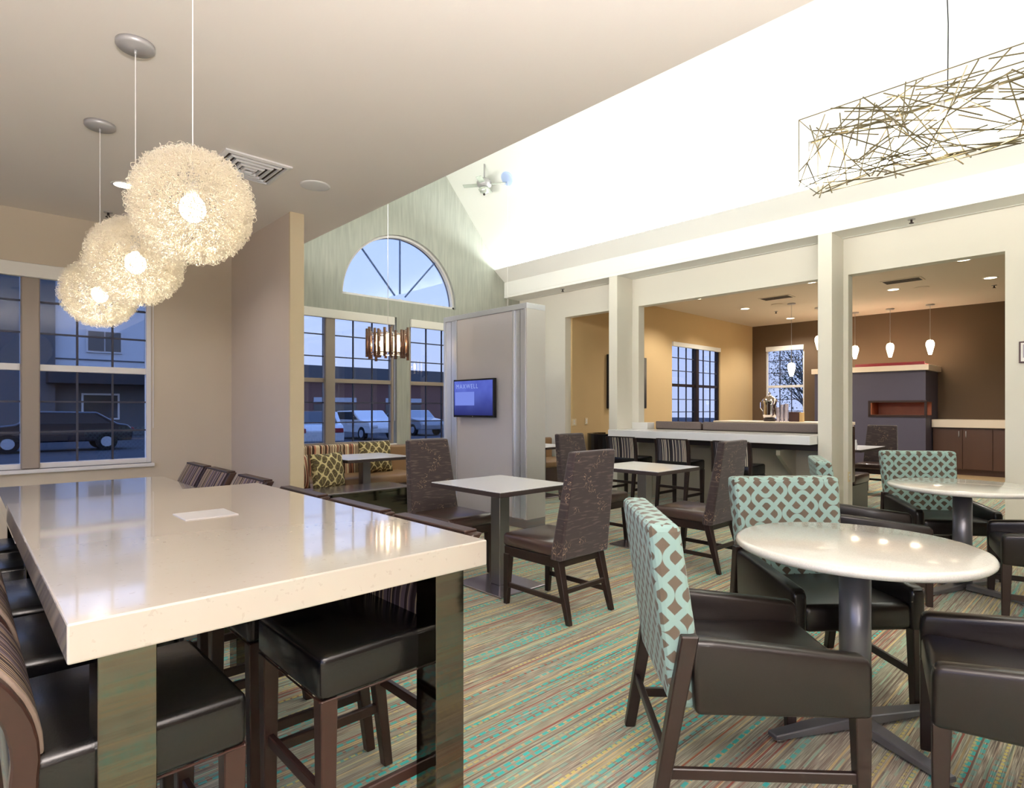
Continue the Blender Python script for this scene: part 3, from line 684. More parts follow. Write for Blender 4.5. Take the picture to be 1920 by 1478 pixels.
# ------------------------------------------------------------------ bar stools and matching low chairs (front = +y)
def stool(name, hs, hb, seat_m, stripe_m, wood_m, label, cat, group, loc, rz, lean=1.0):
    r = empty(name, loc, rz, label, cat, group)
    sw, d0, d1 = .225, -.20, .22
    st = MB().box(-sw, sw, d0, d1, hs - .125, hs, .022, 3).build('seat', seat_m, r, smooth=True)
    MB().tube([(-sw + .01, d1 - .004, hs - .122), (sw - .01, d1 - .004, hs - .122)], .003).tube([(-sw + .004, d0 + .01, hs - .122), (-sw + .004, d1 - .01, hs - .122)], .003).tube([(sw - .004, d0 + .01, hs - .122), (sw - .004, d1 - .01, hs - .122)], .003).build('welt', wood_m, st)
    zl = hs - .12
    for sx in (-1, 1):
        MB().taper((sx * .198, .192, 0), (sx * .198, .192, zl), .036, .048).build('leg', wood_m, r)
        MB().taper((sx * .198, -.235, 0), (sx * .198, -.17, zl), .034, .048).build('leg', wood_m, r)
        MB().bar((sx * .198, -.215, .22 if hs > .55 else .16), (sx * .198, .19, .22 if hs > .55 else .16), .02, .034, .003).build('stretcher', wood_m, r)
    fz = .26 if hs > .55 else .18
    MB().bar((-.19, .192, fz), (.19, .192, fz), .02, .036, .003).build('footrest', wood_m, r)
    MB().bar((-.19, -.205, fz + .06), (.19, -.205, fz + .06), .02, .034, .003).build('stretcher', wood_m, r)
    # curved striped back pad
    prof = []; n = 8; z0 = hs - .03
    for k in range(n + 1):
        t = k / n; z = z0 + (hb - z0) * t; y = -.150 - .125 * lean * t ** 1.3 + .03 * lean * math.sin(PI * t); prof.append((y, z))
    pts = prof + [(y - .045, z) for y, z in reversed(prof)]
    MB().prism(pts, 'x', -.207, .207, .006, 2).build('back_pad', stripe_m, r)
    lo = [(-.150, hs - .10)]
    pp = [(y - .008, z) for y, z in lo + prof]; pp = pp + [(y - .050, z) for y, z in reversed(lo + prof)]
    for sx in (-1, 1):
        x0, x1 = (.207, .240) if sx > 0 else (-.240, -.207)
        MB().prism(pp, 'x', x0, x1, .004, 1).build('back_post', wood_m, r)
    MB().box(-.21, .21, -.20 - .125 * lean, -.147 - .125 * lean, hb - .006, hb + .008, .003, 1).build('top_rail', wood_m, r)
    return r
SG = 'striped-back stools and chairs at the communal tables'
S0 = stool('bar_stool', .65, .90, LEATHER_BLK, STRIPE, WOOD_RED, 'black-seated bar stool at near left end of the bar-height table', 'stool', SG, (.265, 1.62, 0), -PI / 2)
for y, lb in ((2.18, 'second black-seated bar stool along left side of the bar-height table'), (2.70, 'third black-seated bar stool on left side of the bar-height table')):
    copy_tree(S0, (.265, y, 0), -PI / 2, lb)
for y, lb in ((1.68, 'black-seated bar stool with blue sheen under near right table end'), (2.20, 'second bar stool on right side of the bar-height table'), (2.74, 'farthest bar stool on right side of the bar-height table')):
    copy_tree(S0, (.905, y, 0), PI / 2, lb)
L0 = stool('low_chair', .46, .885, LEATHER_BLK, STRIPE, WOOD_RED, 'striped-back chair nearest us on left of the lower table', 'chair', SG, (.22, 3.75, 0), -PI / 2)
for y, lb in ((4.28, 'middle chair on the left side of the lower white table'), (4.80, 'farthest chair on the left side of the lower white table')):
    copy_tree(L0, (.22, y, 0), -PI / 2, lb)
for y, lb in ((3.60, 'striped-back chair nearest us on right of the lower table'), (4.22, 'middle striped-back chair on right of the lower table'), (4.72, 'farthest striped-back chair on right of the lower table')):
    copy_tree(L0, (.985, y, 0), PI / 2, lb)
B0 = stool('bar_stool', .65, .915, LEATHER_BLK, STRIPE_BRIGHT, WOOD, 'striped bar stool at the left end of the white bar counter', 'stool', 'bar stools along the white bar counter', (6.68, 4.74, 0), -PI / 2, .25)
copy_tree(B0, (6.68, 3.97, 0), -PI / 2, 'striped bar stool at the middle of the white bar counter')
copy_tree(B0, (6.68, 3.20, 0), -PI / 2, 'bar stool at the right end of the counter, mostly hidden by brown chair')

# ------------------------------------------------------------------ bar counter
r = empty('bar_counter', (0, 0, 0), 0, 'long white stone bar counter between the two white columns', 'counter')
MB().box(6.98, XW, 2.515, 5.34, .885, .985, .004, 2).build('countertop', WHITE_LAM, r)
MB().box(7.30, XW, 2.515, 5.34, .80, .885).build('support_rail', EDGE_DARK, r)
for yy in (2.9, 3.7, 4.55): MB().prism([(XW, .42), (XW, .80), (7.12, .80), (7.12, .74)], 'y', yy, yy + .05, .004, 1).build('bracket', WALL_GREY, r)

# ------------------------------------------------------------------ square tables and tall brown chairs
def square_table(loc, wx, wy, label, group='square white tables'):
    r = empty('square_table', loc, 0, label, 'table', group)
    MB().box(-wx / 2, wx / 2, -wy / 2, wy / 2, .747, .752, .001, 1).build('tabletop', WHITE_LAM, r)
    MB().box(-wx / 2 - .003, wx / 2 + .003, -wy / 2 - .003, wy / 2 + .003, .716, .747, .002, 1).build('edge_band', EDGE_DARK, r)
    MB().box(-.05, .05, -.05, .05, .014, .716, .004, 1).build('column', STEEL, r)
    MB().box(-.22, .22, -.25, .25, 0, .014, .003, 1).build('base_plate', STEEL_PLATE, r)
    return r
square_table((2.905, 3.21, 0), .69, .76, 'square white-topped table on steel base in the middle of the room')
square_table((4.735, 3.19, 0), .70, .74, 'square white-topped table between two brown chairs near the bar stools')
def tall_chair(loc, rz, label, group='tall brown upholstered dining chairs'):
    r = empty('dining_chair', loc, rz, label, 'chair', group)
    MB().box(-.225, .225, -.19, .275, .385, .475, .028, 3).build('seat', LEATHER_BRN, r, smooth=True)
    MB().box(-.215, .215, -.22, .262, .325, .388, .004, 1).build('apron', WOOD, r)
    for sx in (-1, 1):
        MB().taper((sx * .20, .255, 0), (sx * .20, .235, .34), .032, .05).build('leg', WOOD, r)
        MB().taper((sx * .205, -.30, 0), (sx * .195, -.20, .38), .032, .055).build('leg', WOOD, r)
        MB().bar((sx * .20, -.262, .13), (sx * .20, .25, .13), .018, .032, .003).build('stretcher', WOOD, r)
    MB().bar((-.19, -.255, .19), (.19, -.255, .19), .018, .032, .003).build('stretcher', WOOD, r)
    MB().hexa([(-.235, -.255, .375), (.235, -.255, .375), (.235, -.165, .375), (-.235, -.165, .375),
               (-.20, -.345, 1.04), (.20, -.345, 1.04), (.20, -.285, 1.04), (-.20, -.285, 1.04)], .014, 3).build('backrest', BROCADE, r)
    return r
T0 = tall_chair((2.86, 2.62, 0), 0, 'tall brown patterned chair with its back to us, centre foreground')
copy_tree(T0, (2.86, 3.76, 0), PI, 'tall brown chair facing us beyond the middle square table')
copy_tree(T0, (4.53, 2.53, 0), 0, 'tall brown chair with its back to us near the second square table')
copy_tree(T0, (4.62, 3.72, 0), PI, 'tall brown chair behind the second square table, by the steel panel')

# ------------------------------------------------------------------ round tables
def round_table(loc, rz, label):
    r = empty('round_table', loc, rz, label, 'table', 'round white pedestal tables')
    prof = [(0, .715), (.43, .715), (.445, .718), (.455, .728), (.457, .738), (.450, .748), (.435, .752), (0, .752)]
    MB().lathe(prof, n=72).build('tabletop', SPECKLE, r)
    MB().cyl((0, 0, .03), (0, 0, .70), .058, n=32).cyl((0, 0, .70), (0, 0, .715), .11, n=24).build('column', PEWTER, r)
    for k in range(4):
        a = k * PI / 2; d = Vector((math.cos(a), math.sin(a), 0)); s = Vector((-d.y, d.x, 0))
        p0, p1 = d * .04, d * .40
        f = MB().hexa([p0 - s * .035 + Vector((0, 0, .012)), p0 + s * .035 + Vector((0, 0, .012)), p1 + s * .026 + Vector((0, 0, .012)), p1 - s * .026 + Vector((0, 0, .012)),
                   p0 - s * .035 + Vector((0, 0, .055)), p0 + s * .035 + Vector((0, 0, .055)), p1 + s * .026 + Vector((0, 0, .032)), p1 - s * .026 + Vector((0, 0, .032))], .004, 1).build('foot', PEWTER, r)
        MB().cyl(d * .37, d * .37 + Vector((0, 0, .013)), .022, n=16).build('glide', CHROME, f)
    return r
round_table((2.665, .785, 0), math.radians(-28), 'round speckled white table on grey pedestal, in the right foreground')
round_table((5.24, .85, 0), math.radians(-20), 'second round white pedestal table, cut by the right picture edge')

# ------------------------------------------------------------------ teal armchairs (front = +y)
def armchair(loc, rz, label):
    r = empty('armchair', loc, rz, label, 'chair', 'teal trellis armchairs at the round tables')
    MB().box(-.245, .245, -.22, .285, .335, .455, .03, 3).build('seat', LEATHER, r, smooth=True)
    for sx in (-1, 1):
        x0, x1 = (.232, .298) if sx > 0 else (-.298, -.232)
        MB().prism([(-.255, .335), (-.272, .572), (-.20, .570), (.275, .525), (.288, .495), (.288, .335)], 'x', x0, x1, .018, 3).build('arm', LEATHER, r, smooth=True)
        MB().taper((sx * .265, .268, 0), (sx * .265, .262, .345), .036, .05).build('leg', WOOD, r)
        MB().hexa([(sx * .272 - .019, -.395, 0), (sx * .272 + .019, -.395, 0), (sx * .272 + .019, -.355, 0), (sx * .272 - .019, -.355, 0),
                   (sx * .278 - .024, -.300, .585), (sx * .278 + .024, -.300, .585), (sx * .278 + .024, -.245, .585), (sx * .278 - .024, -.245, .585)], .004, 1).build('leg', WOOD, r)
        MB().bar((sx * .268, -.355, .14), (sx * .268, .26, .14), .02, .035, .003).build('stretcher', WOOD, r)
    MB().bar((-.26, -.345, .20), (.26, -.345, .20), .02, .035, .003).build('stretcher', WOOD, r)
    p = [(-.262, -.325, .335), (.262, -.325, .335), (.262, -.205, .335), (-.262, -.205, .335), (-.290, -.405, .935), (.290, -.405, .935), (.290, -.300, .935), (-.290, -.300, .935)]
    MB().hexa(p, .025, 3).build('backrest', TRELLIS, r, smooth=False)
    return r
A0 = armchair((2.07, .965, 0), facing(.695, -.72), 'teal trellis armchair seen from its side, left of front round table')
copy_tree(A0, (3.00, 1.03, 0), facing(-.64, -.77), 'teal trellis armchair facing us behind the front round table')
copy_tree(A0, (2.50, .22, 0), facing(-.26, .966), 'armchair in the lower right corner, only its leather seat showing')
copy_tree(A0, (5.72, 1.08, 0), facing(-.80, -.60), 'teal trellis armchair facing us behind the second round table')
copy_tree(A0, (5.03, .36, 0), facing(-.26, .966), 'armchair at right picture edge by the second round table')
copy_tree(A0, (4.76, 1.28, 0), facing(.42, -.91), 'teal armchair mostly hidden, its back top showing before the white column')

# ------------------------------------------------------------------ free-standing steel panel with television
r = empty('divider_panel', (4.44, 0, 0), 0, 'free-standing aluminium-framed divider panel that carries the television', 'partition')
XT = .29
MB().box(.015, XT - .015, 4.70, 5.71, .10, 2.38).build('panel', PANEL_FAB, r)
MB().box(0, XT, 4.48, 5.97, 2.38, 2.44, .003, 1).build('top_rail', ALU, r)
MB().box(0.0, XT, 4.48, 5.97, 0, .10, .003, 1).build('base', STEEL_PLATE, r)
for a, b in ((4.50, 4.53), (4.68, 4.71), (5.71, 5.74), (5.94, 5.97)):
    MB().box(0, .03, a, b, .10, 2.38, .002, 1).build('frame_strip', ALU, r)
for a, b in ((4.53, 4.60), (4.608, 4.68), (5.74, 5.83), (5.838, 5.94)):
    MB().box(.02, .05, a, b, .10, 2.38).build('channel', ALU, r)
MB().box(0.0, XT, 4.48, 4.50, .10, 2.38, .002, 1).build('end_panel', ALU_SOFT, r)
MB().box(0.05, XT, 5.95, 5.97, .10, 2.38, .002, 1).box(.055, XT - .01, 4.5, 4.7, .1, 2.38).box(.055, XT - .01, 5.71, 5.95, .1, 2.38).build('end_panel', ALU_SOFT, r)
tv = empty('television', (4.40, 5.315, 1.42), 0, 'flat black television with a blue screen on the divider panel', 'television')
MB().box(-.022, .022, -.37, .37, -.225, .225, .006, 2).build('housing', BLACK, tv)
def tv_screen():
    m = bpy.data.materials.new('blue_screen_picture'); m.use_nodes = True; nt = m.node_tree; nt.nodes.clear()
    o = node(nt, 'ShaderNodeOutputMaterial'); e = node(nt, 'ShaderNodeEmission'); e.inputs[1].default_value = 0.75
    tc = node(nt, 'ShaderNodeTexCoord'); n = node(nt, 'ShaderNodeTexNoise'); n.inputs['Scale'].default_value = 5; nt.links.new(tc.outputs['Object'], n.inputs['Vector'])
    sp = node(nt, 'ShaderNodeSeparateXYZ'); nt.links.new(tc.outputs['Object'], sp.inputs[0])
    zr = node(nt, 'ShaderNodeMapRange'); setin(nt, zr, 'Value', sp.outputs['Z']); zr.inputs['From Min'].default_value = -.2; zr.inputs['From Max'].default_value = .1
    c = mixc(nt, n.outputs['Fac'], rgba((64, 72, 170)), rgba((112, 130, 226)))
    c = mixc(nt, zr.outputs[0], rgba((46, 50, 110)), c)
    nt.links.new(c, e.inputs[0]); nt.links.new(e.outputs[0], o.inputs[0]); return m
MB().box(-.0245, -.022, -.35, .35, -.200, .205).build('screen', tv_screen(), tv)
MB().box(-.0255, -.0245, -.03, .33, -.085, .075).build('picture_block', emis('pale_screen_block', (126, 144, 234), .72), tv, label='paler block of the screen picture')
MB().box(.022, .045, -.10, .10, -.08, .08).build('wall_bracket', BLACK, tv)
MB().cyl((-.024, 0, -.213), (-.027, 0, -.213), .006, n=12).build('emblem', CHROME, tv)
def text_mesh(txt, size, m, parent, loc, rot, name='lettering', label=None):
    cu = bpy.data.curves.new('txt', 'FONT'); cu.body = txt; cu.size = size; cu.extrude = .0004
    cu.space_character = 1.25
    tmp = bpy.data.objects.new('tmp', cu); C.objects.link(tmp); bpy.context.view_layer.update()
    me = bpy.data.meshes.new_from_object(tmp.evaluated_get(bpy.context.evaluated_depsgraph_get())); bpy.data.objects.remove(tmp)
    me.name = name; me.materials.clear(); me.materials.append(m)
    o = bpy.data.objects.new(name, me); C.objects.link(o); o.parent = parent; o.location = loc; o.rotation_euler = rot
    if label: o['label'] = label
    return o
text_mesh('MAXWELL', .075, emis('pale_screen_lettering', (150, 168, 236), .8), tv, (-.026, .31, .115), (PI / 2, 0, -PI / 2), label='pale word MAXWELL across the screen top')

# ------------------------------------------------------------------ window booth
r = empty('banquette', (0, 0, 0), 0, 'long built-in banquette with caramel seat under the gable windows', 'bench')
MB().box(2.31, 4.40, 6.32, 6.95, .36, .47, .03, 3).build('seat_cushion', LEATHER_TAN, r, smooth=True)
MB().box(4.75, 7.50, 6.32, 6.95, .36, .47, .03, 3).build('seat_cushion', LEATHER_TAN, r, smooth=True)
MB().box(2.31, 7.50, 6.36, 6.95, .0, .36).build('seat_base', LEATHER_BRN, r)
MB().box(2.31, 4.2, 6.93, 7.06, .40, .84, .03, 3).build('back_cushion', STRIPE_CORAL, r, label='coral and cream striped back cushion')
MB().box(4.2, 7.50, 6.93, 7.06, .40, .80, .03, 3).build('back_cushion', LEATHER_TAN, r)
MB().box(2.31, 7.50, 7.06, YG - .01, .70, .745).box(2.31, 7.50, 7.06, 7.1, 0, .70).build('rear_ledge', FRAME_GREY, r)
r2 = empty('side_bench', (0, 0, 0), 0, 'short caramel bench along the partition end behind mirrored box', 'bench')
MB().box(2.31, 2.95, 5.60, 6.31, .36, .465, .03, 3).build('seat_cushion', LEATHER_TAN, r2, smooth=True)
MB().box(2.31, 2.93, 5.61, 6.30, 0, .36).build('seat_base', LEATHER_BRN, r2)
r = empty('mirrored_box', (0, 0, 0), 0, 'low rippled-mirror box with steel top beside the partition end', 'box')
MB().box(2.31, 3.39, 5.12, 5.58, 0, .49, .003, 1).build('cladding', MIRROR, r)
MB().box(2.30, 3.40, 5.11, 5.59, .49, .505, .002, 1).build('cap', STEEL_PLATE, r)
square_table((3.40, 6.08, 0), .80, .72, 'square white table of the window booth, under the bronze pendant', 'booth tables')
square_table((6.30, 6.05, 0), .74, .72, 'white booth table mostly hidden behind the divider panel', 'booth tables')
def pillow(loc, rz, w, h, m, label, tilt=-.15):
    o = MB().cushion(w, h, .13).build('pillow', m); o.location = loc; o.rotation_euler = (tilt, 0, rz); tag(o, label, 'pillow', 'throw pillows in the window booth'); return o
pillow((2.80, 5.72, .47), .35, .46, .37, OGEE, 'brown and cream patterned pillow behind the mirrored box')
pillow((2.46, 5.84, .47), .15, .40, .35, STRIPE_CORAL, 'coral striped pillow tucked beside the partition end')
pillow((3.95, 6.74, .47), .1, .50, .41, OGEE, 'brown and cream patterned pillow on the banquette below window')

# ------------------------------------------------------------------ wire globe pendants
def wire_mesh(R, n, rw, sd):
    rnd = random.Random(sd); bm = bmesh.new()
    def seg(pts):
        prev = None
        for i, p in enumerate(pts):
            q = pts[min(i + 1, len(pts) - 1)] - pts[max(i - 1, 0)]; q.normalize()
            a = q.orthogonal().normalized(); c = q.cross(a)
            ring = [bm.verts.new(p + (a * math.cos(t) + c * math.sin(t)) * rw) for t in (0, 2.094, 4.189)]
            if prev:
                for k in range(3): bm.faces.new((prev[k], prev[(k + 1) % 3], ring[(k + 1) % 3], ring[k]))
            prev = ring
    for i in range(n):
        z = rnd.uniform(-1, 1); t = rnd.uniform(0, 2 * PI); s = math.sqrt(1 - z * z); d = Vector((s * math.cos(t), s * math.sin(t), z))
        a = d.orthogonal().normalized(); c = d.cross(a); ph = rnd.uniform(0, 2 * PI)
        u = a * math.cos(ph) + c * math.sin(ph); v = d.cross(u)
        lr = rnd.uniform(.006, .012); r0 = R * rnd.uniform(.80, .95)
        # small crocheted loop standing out of the shell
        pts = []
        for k in range(6):
            g = -PI / 2 + 2 * PI * k / 5 * .86
            pts.append(d * (r0 + lr * (1.0 + math.sin(g)) * 1.0) + u * lr * math.cos(g) + v * rnd.uniform(-.004, .004))
        seg(pts)
    for i in range(n // 5):                   # wandering strands of the net itself
        z = rnd.uniform(-1, 1); t = rnd.uniform(0, 2 * PI); s = math.sqrt(1 - z * z); d = Vector((s * math.cos(t), s * math.sin(t), z))
        ax = Vector((rnd.gauss(0, 1), rnd.gauss(0, 1), rnd.gauss(0, 1))).normalized(); pts = []
        for k in range(7):
            dd = Matrix.Rotation(k * .09, 3, ax) @ d; pts.append(dd * R * (.84 + rnd.uniform(-.03, .03)))
        seg(pts)
    me = bpy.data.meshes.new('wire_shade'); bm.to_mesh(me); bm.free(); return me
def wire_mat():
    m = mat('champagne_aluminium_wire', (226, 218, 200), .35, metal=.0, spec=.6); nt = m.node_tree; b = nt.nodes['Principled BSDF']
    tr = node(nt, 'ShaderNodeBsdfTranslucent'); tr.inputs[0].default_value = rgba((255, 250, 238))
    mx = node(nt, 'ShaderNodeMixShader'); mx.inputs[0].default_value = .15
    out = [n for n in nt.nodes if n.type == 'OUTPUT_MATERIAL'][0]
    nt.links.new(b.outputs[0], mx.inputs[1]); nt.links.new(tr.outputs[0], mx.inputs[2]); nt.links.new(mx.outputs[0], out.inputs[0]); return m
WIRE = wire_mat()
wm = wire_mesh(.212, 5600, .00105, 3); wm.materials.append(WIRE)
GP = [((.635, 2.41, 2.055), 'largest-looking wire globe pendant, nearest the camera, over bar-height table'), ((.625, 3.33, 2.015), 'middle wire globe pendant of the row over the communal tables'), ((.640, 4.42, 2.02), 'farthest wire globe pendant, before the left window')]
for (x, y, z), lb in GP:
    g = empty('globe_pendant', (x, y, z), 0, lb, 'pendant lamp', 'wire globe pendants')
    w_ = bpy.data.objects.new('wire_shade', wm); C.objects.link(w_); w_.parent = g; w_['kind'] = 'stuff'
    MB().ball((0, 0, -.01), .045, 20, 14, 1.15).build('bulb', BULBGLOW, g)
    MB().cyl((0, 0, .04), (0, 0, .12), .022, n=12).build('lamp_holder', NICKEL, g)
    MB().cyl((0, 0, .12), (0, 0, HC - z - .03), .0022, n=6).build('cord', CORD, g)
    MB().lathe([(0, -.028), (.075, -.026), (.083, -.018), (.083, 0), (0, 0)], (0, 0, HC - z), 32).cyl((0, 0, HC - z - .05), (0, 0, HC - z - .026), .006, n=8).build('canopy', NICKEL, g)
    point('globe_lamp', (x, y, z - .075), 5.5, (1.0, .93, .82), .04)

# ------------------------------------------------------------------ bronze tube pendant and its twin
def tube_pendant(loc, ztop, label):
    g = empty('tube_pendant', loc, 0, label, 'pendant lamp', 'bronze tube pendants')
    rnd = random.Random(5)
    for k in range(22):
        a = 2 * PI * k / 22; rr = .235 + (.012 if k % 2 else -.01); zz = rnd.uniform(-.03, .03)
        MB().cyl((rr * math.cos(a), rr * math.sin(a), -.17 + zz), (rr * math.cos(a), rr * math.sin(a), .17 + zz), .017, n=10).build('tube', BRASS, g)
    for zz in (-.115, .11):
        MB().lathe([(.208, -.007), (.222, -.007), (.222, .007), (.208, .007), (.208, -.007)], (0, 0, zz), 36).build('ring', CHROME, g)
    MB().box(-.21, .21, -.008, .008, .105, .115).box(-.008, .008, -.21, .21, .105, .115).build('crossbar', CHROME, g)
    for k in range(5):
        a = 2 * PI * k / 5 + .3; MB().cyl((.13 * math.cos(a), .13 * math.sin(a), -.11), (.13 * math.cos(a), .13 * math.sin(a), .10), .022, n=12).build('bulb', BULBSOFT, g)
    MB().cyl((0, 0, .11), (0, 0, ztop - loc[2]), .003, n=6).build('cord', CORD, g)
    point('tube_pendant_lamp', loc, 10, WARM, .05)
    return g
def slope_left(x): return ZR - 1.133 * (5.07 - x)
tube_pendant((3.78, 6.2, 2.08), slope_left(3.78), 'drum pendant of bronze tubes hanging before the gable windows')
pc = at(952, 335, D=1) ; dx, dy, dz = ray(952, 335)
Dk = (3.77 + 1.133 * 7.13 - CAM_H) / (dz + 1.133 * dx); pc = Vector((dx * Dk, dy * Dk, CAM_H + dz * Dk))
g = tube_pendant((pc.x, pc.y, 2.08), pc.z, 'pendant on long cord behind the divider panel, only cord and canopy showing')
cp = MB().lathe([(0, -.03), (.10, -.028), (.115, -.015), (.115, 0), (0, 0)], (0, 0, 0), 32).build('canopy', mat('pale_blue_metal', (176, 196, 236), .4), g); cp.location = (0, 0, pc.z - 2.08); cp.rotation_euler = (0, math.atan(1.133), 0)
# round crystal fitting on the slope
dx, dy, dz = ray(908, 308); Dk = (3.77 + 1.133 * 7.13 - CAM_H) / (dz + 1.133 * dx); q = Vector((dx * Dk, dy * Dk, CAM_H + dz * Dk))
f = empty('ceiling_fan', q - Vector((0, 0, .32)), 0, 'small ceiling fan with glass bowl on the white sloped ceiling', 'fan')
MB().cyl((0, 0, .06), (0, 0, .32), .012, n=8).build('downrod', NICKEL, f)
MB().lathe([(0, .09), (.09, .08), (.12, .03), (.11, -.02), (.05, -.05), (0, -.05)], n=24).build('motor_housing', NICKEL, f)
MB().lathe([(.07, -.05), (.09, -.08), (.06, -.13), (0, -.14)], n=24).build('glass_bowl', GLASSY, f)
MB().ball((0, 0, -.15), .018).build('finial', EDGE_DARK, f)
for k in range(4):
    a = k * PI / 2 + .6; b_ = MB().box(.11, .34, -.045, .045, -.004, .004, .003, 1).build('blade', GLASSY, f); b_.rotation_euler = (.2, 0, a)

# ------------------------------------------------------------------ rod chandelier, top right
ch = empty('rod_chandelier', (4.2, .20, 3.0), 0, 'long box-shaped chandelier of crossed metal rods, top right', 'chandelier')
rodm = MB().cyl((0, 0, 0), (0, 0, 1), 1, n=5).bm; me = bpy.data.meshes.new('rod'); rodm.to_mesh(me); rodm.free(); me.materials.append(ROD)
def rod(p, q, rr=.0032):
    p, q = Vector(p), Vector(q); o = bpy.data.objects.new('rod', me); C.objects.link(o); o.parent = ch
    d = q - p; o.matrix_local = Matrix.Translation(p) @ d.to_track_quat('Z', 'Y').to_matrix().to_4x4() @ Matrix.Diagonal((rr, rr, d.length, 1))
rnd = random.Random(11); HX, HY, HZc = .17, 1.32, .20
def surf():
    f_ = rnd.choice('ttbbssss'); y = rnd.uniform(-HY, HY)
    if f_ == 't': return Vector((rnd.uniform(-HX, HX), y, HZc))
    if f_ == 'b': return Vector((rnd.uniform(-HX, HX), y, -HZc))
    return Vector((rnd.choice((-HX, HX)), y, rnd.uniform(-HZc, HZc)))
for sx in (-1, 1):
    for sz in (-1, 1): rod((sx * HX, -HY, sz * HZc), (sx * HX, HY, sz * HZc), .0036)
for sx, sz in ((-1, -1), (1, -1), (1, 1), (-1, 1)):
    pass
for y in (-HY, HY):
    for a, b_ in (((-1, -1), (1, -1)), ((1, -1), (1, 1)), ((1, 1), (-1, 1)), ((-1, 1), (-1, -1))): rod((a[0] * HX, y, a[1] * HZc), (b_[0] * HX, y, b_[1] * HZc))
for k in range(230):
    p = surf(); L = rnd.uniform(.22, .55)
    q = None
    for _ in range(30):
        q = surf(); 
        if abs(q.x - p.x) < .08 or abs(q.z - p.z) < .08:
            if .15 < (q - p).length < .6: break
    d = (q - p).normalized(); rod(p - d * rnd.uniform(0, .06), q + d * rnd.uniform(0, .06), .0042)
rod((0, -HY, .10), (0, HY, .10), .009)
for k in range(11):
    y = -HY + .18 + k * .245
    MB().cyl((0, y, .10), (0, y, .035), .012, n=10).build('bulb_socket', NICKEL, ch)
    MB().ball((0, y, .005), .026, 14, 10, 1.2).build('bulb', BULBGLOW, ch)
for y in (-.9, 1.0): MB().cyl((0, y, HZc), (0, y, 2.6), .0014, n=5).build('suspension_wire', NICKEL, ch)
MB().tube([(0, .55, HZc - .05), (.015, .55, .55), (-.01, .56, 1.0), (.01, .56, 2.6)], .0035, 6).build('power_cord', BLACK, ch)
for y in (-.8, -.1, .6, 1.2): point('chandelier_lamp', (4.2, .2 + y, 2.98), 9, WARM, .05)

# ------------------------------------------------------------------ things in the dropped ceiling
def downlight(loc, rad, label, group, en=0, m=DOWNGLOW):
    d = empty('ceiling_light', loc, 0, label, 'ceiling light', group)
    MB().lathe([(rad * .8, -.004), (rad, -.006), (rad * 1.04, 0), (rad * .8, 0), (rad * .8, -.004)], n=28).build('trim_ring', WHITE_TRIM, d)
    MB().cyl((0, 0, -.003), (0, 0, 0), rad * .8, n=24).build('lens', m, d)
    if en: spot('downlight_lamp', (loc[0], loc[1], loc[2] - .02), en, (1, .93, .84), 140)
    return d
p = at(232, 347, Z=HC); downlight(p, .085, 'recessed downlight glowing beside the middle pendant canopy', 'recessed downlights', 30)
p = at(591, 348, Z=HC)
sp_ = empty('ceiling_speaker', p, 0, 'round white ceiling speaker near the dropped ceiling edge', 'speaker'); MB().lathe([(0, -.006), (.10, -.008), (.115, -.004), (.115, 0), (0, 0)], n=32).build('grille', WHITE_TRIM, sp_)
av = empty('air_vent', (1.55, 4.46, HC), 0, 'square white ceiling air vent with concentric louvres', 'vent')
MB().box(-.20, .20, -.20, .20, -.001, 0).build('duct_plate', DARKSLOT, av)
for k, h in enumerate((.23, .175, .13, .085, .045)):
    t = .028 if k == 0 else .014; z0 = -.012 - .004 * k
    for sx in (-1, 1):
        MB().hexa([(sx * h - .001, -h, z0), (sx * (h - t), -h + t, z0 - .006), (sx * (h - t), h - t, z0 - .006), (sx * h - .001, h, z0), (sx * h, -h, -.001), (sx * (h - t), -h + t, -.004), (sx * (h - t), h - t, -.004), (sx * h, h, -.001)]).build('louvre', WHITE_TRIM, av)
        MB().hexa([(-h, sx * h - .001, z0), (-h + t, sx * (h - t), z0 - .006), (h - t, sx * (h - t), z0 - .006), (h, sx * h - .001, z0), (-h, sx * h, -.001), (-h + t, sx * (h - t), -.004), (h - t, sx * (h - t), -.004), (h, sx * h, -.001)]).build('louvre', WHITE_TRIM, av)
def sprinkler(p, label):
    s_ = empty('sprinkler', p, 0, label, 'sprinkler', 'ceiling sprinklers')
    MB().cyl((0, 0, -.008), (0, 0, 0), .035, n=20).build('escutcheon', NICKEL, s_); MB().cyl((0, 0, -.04), (0, 0, -.008), .010, n=10).cyl((0, 0, -.046), (0, 0, -.04), .022, n=14).build('head', EDGE_DARK, s_)
sprinkler(at(203, 398, Z=HC), 'sprinkler head in the dropped ceiling above the far globe')
sprinkler(at(1055, 542, Z=ZSOF), 'sprinkler head under the cove soffit left of first column'); sprinkler(at(1709, 411, Z=ZSOF), 'sprinkler head under the cove soffit right of second column')

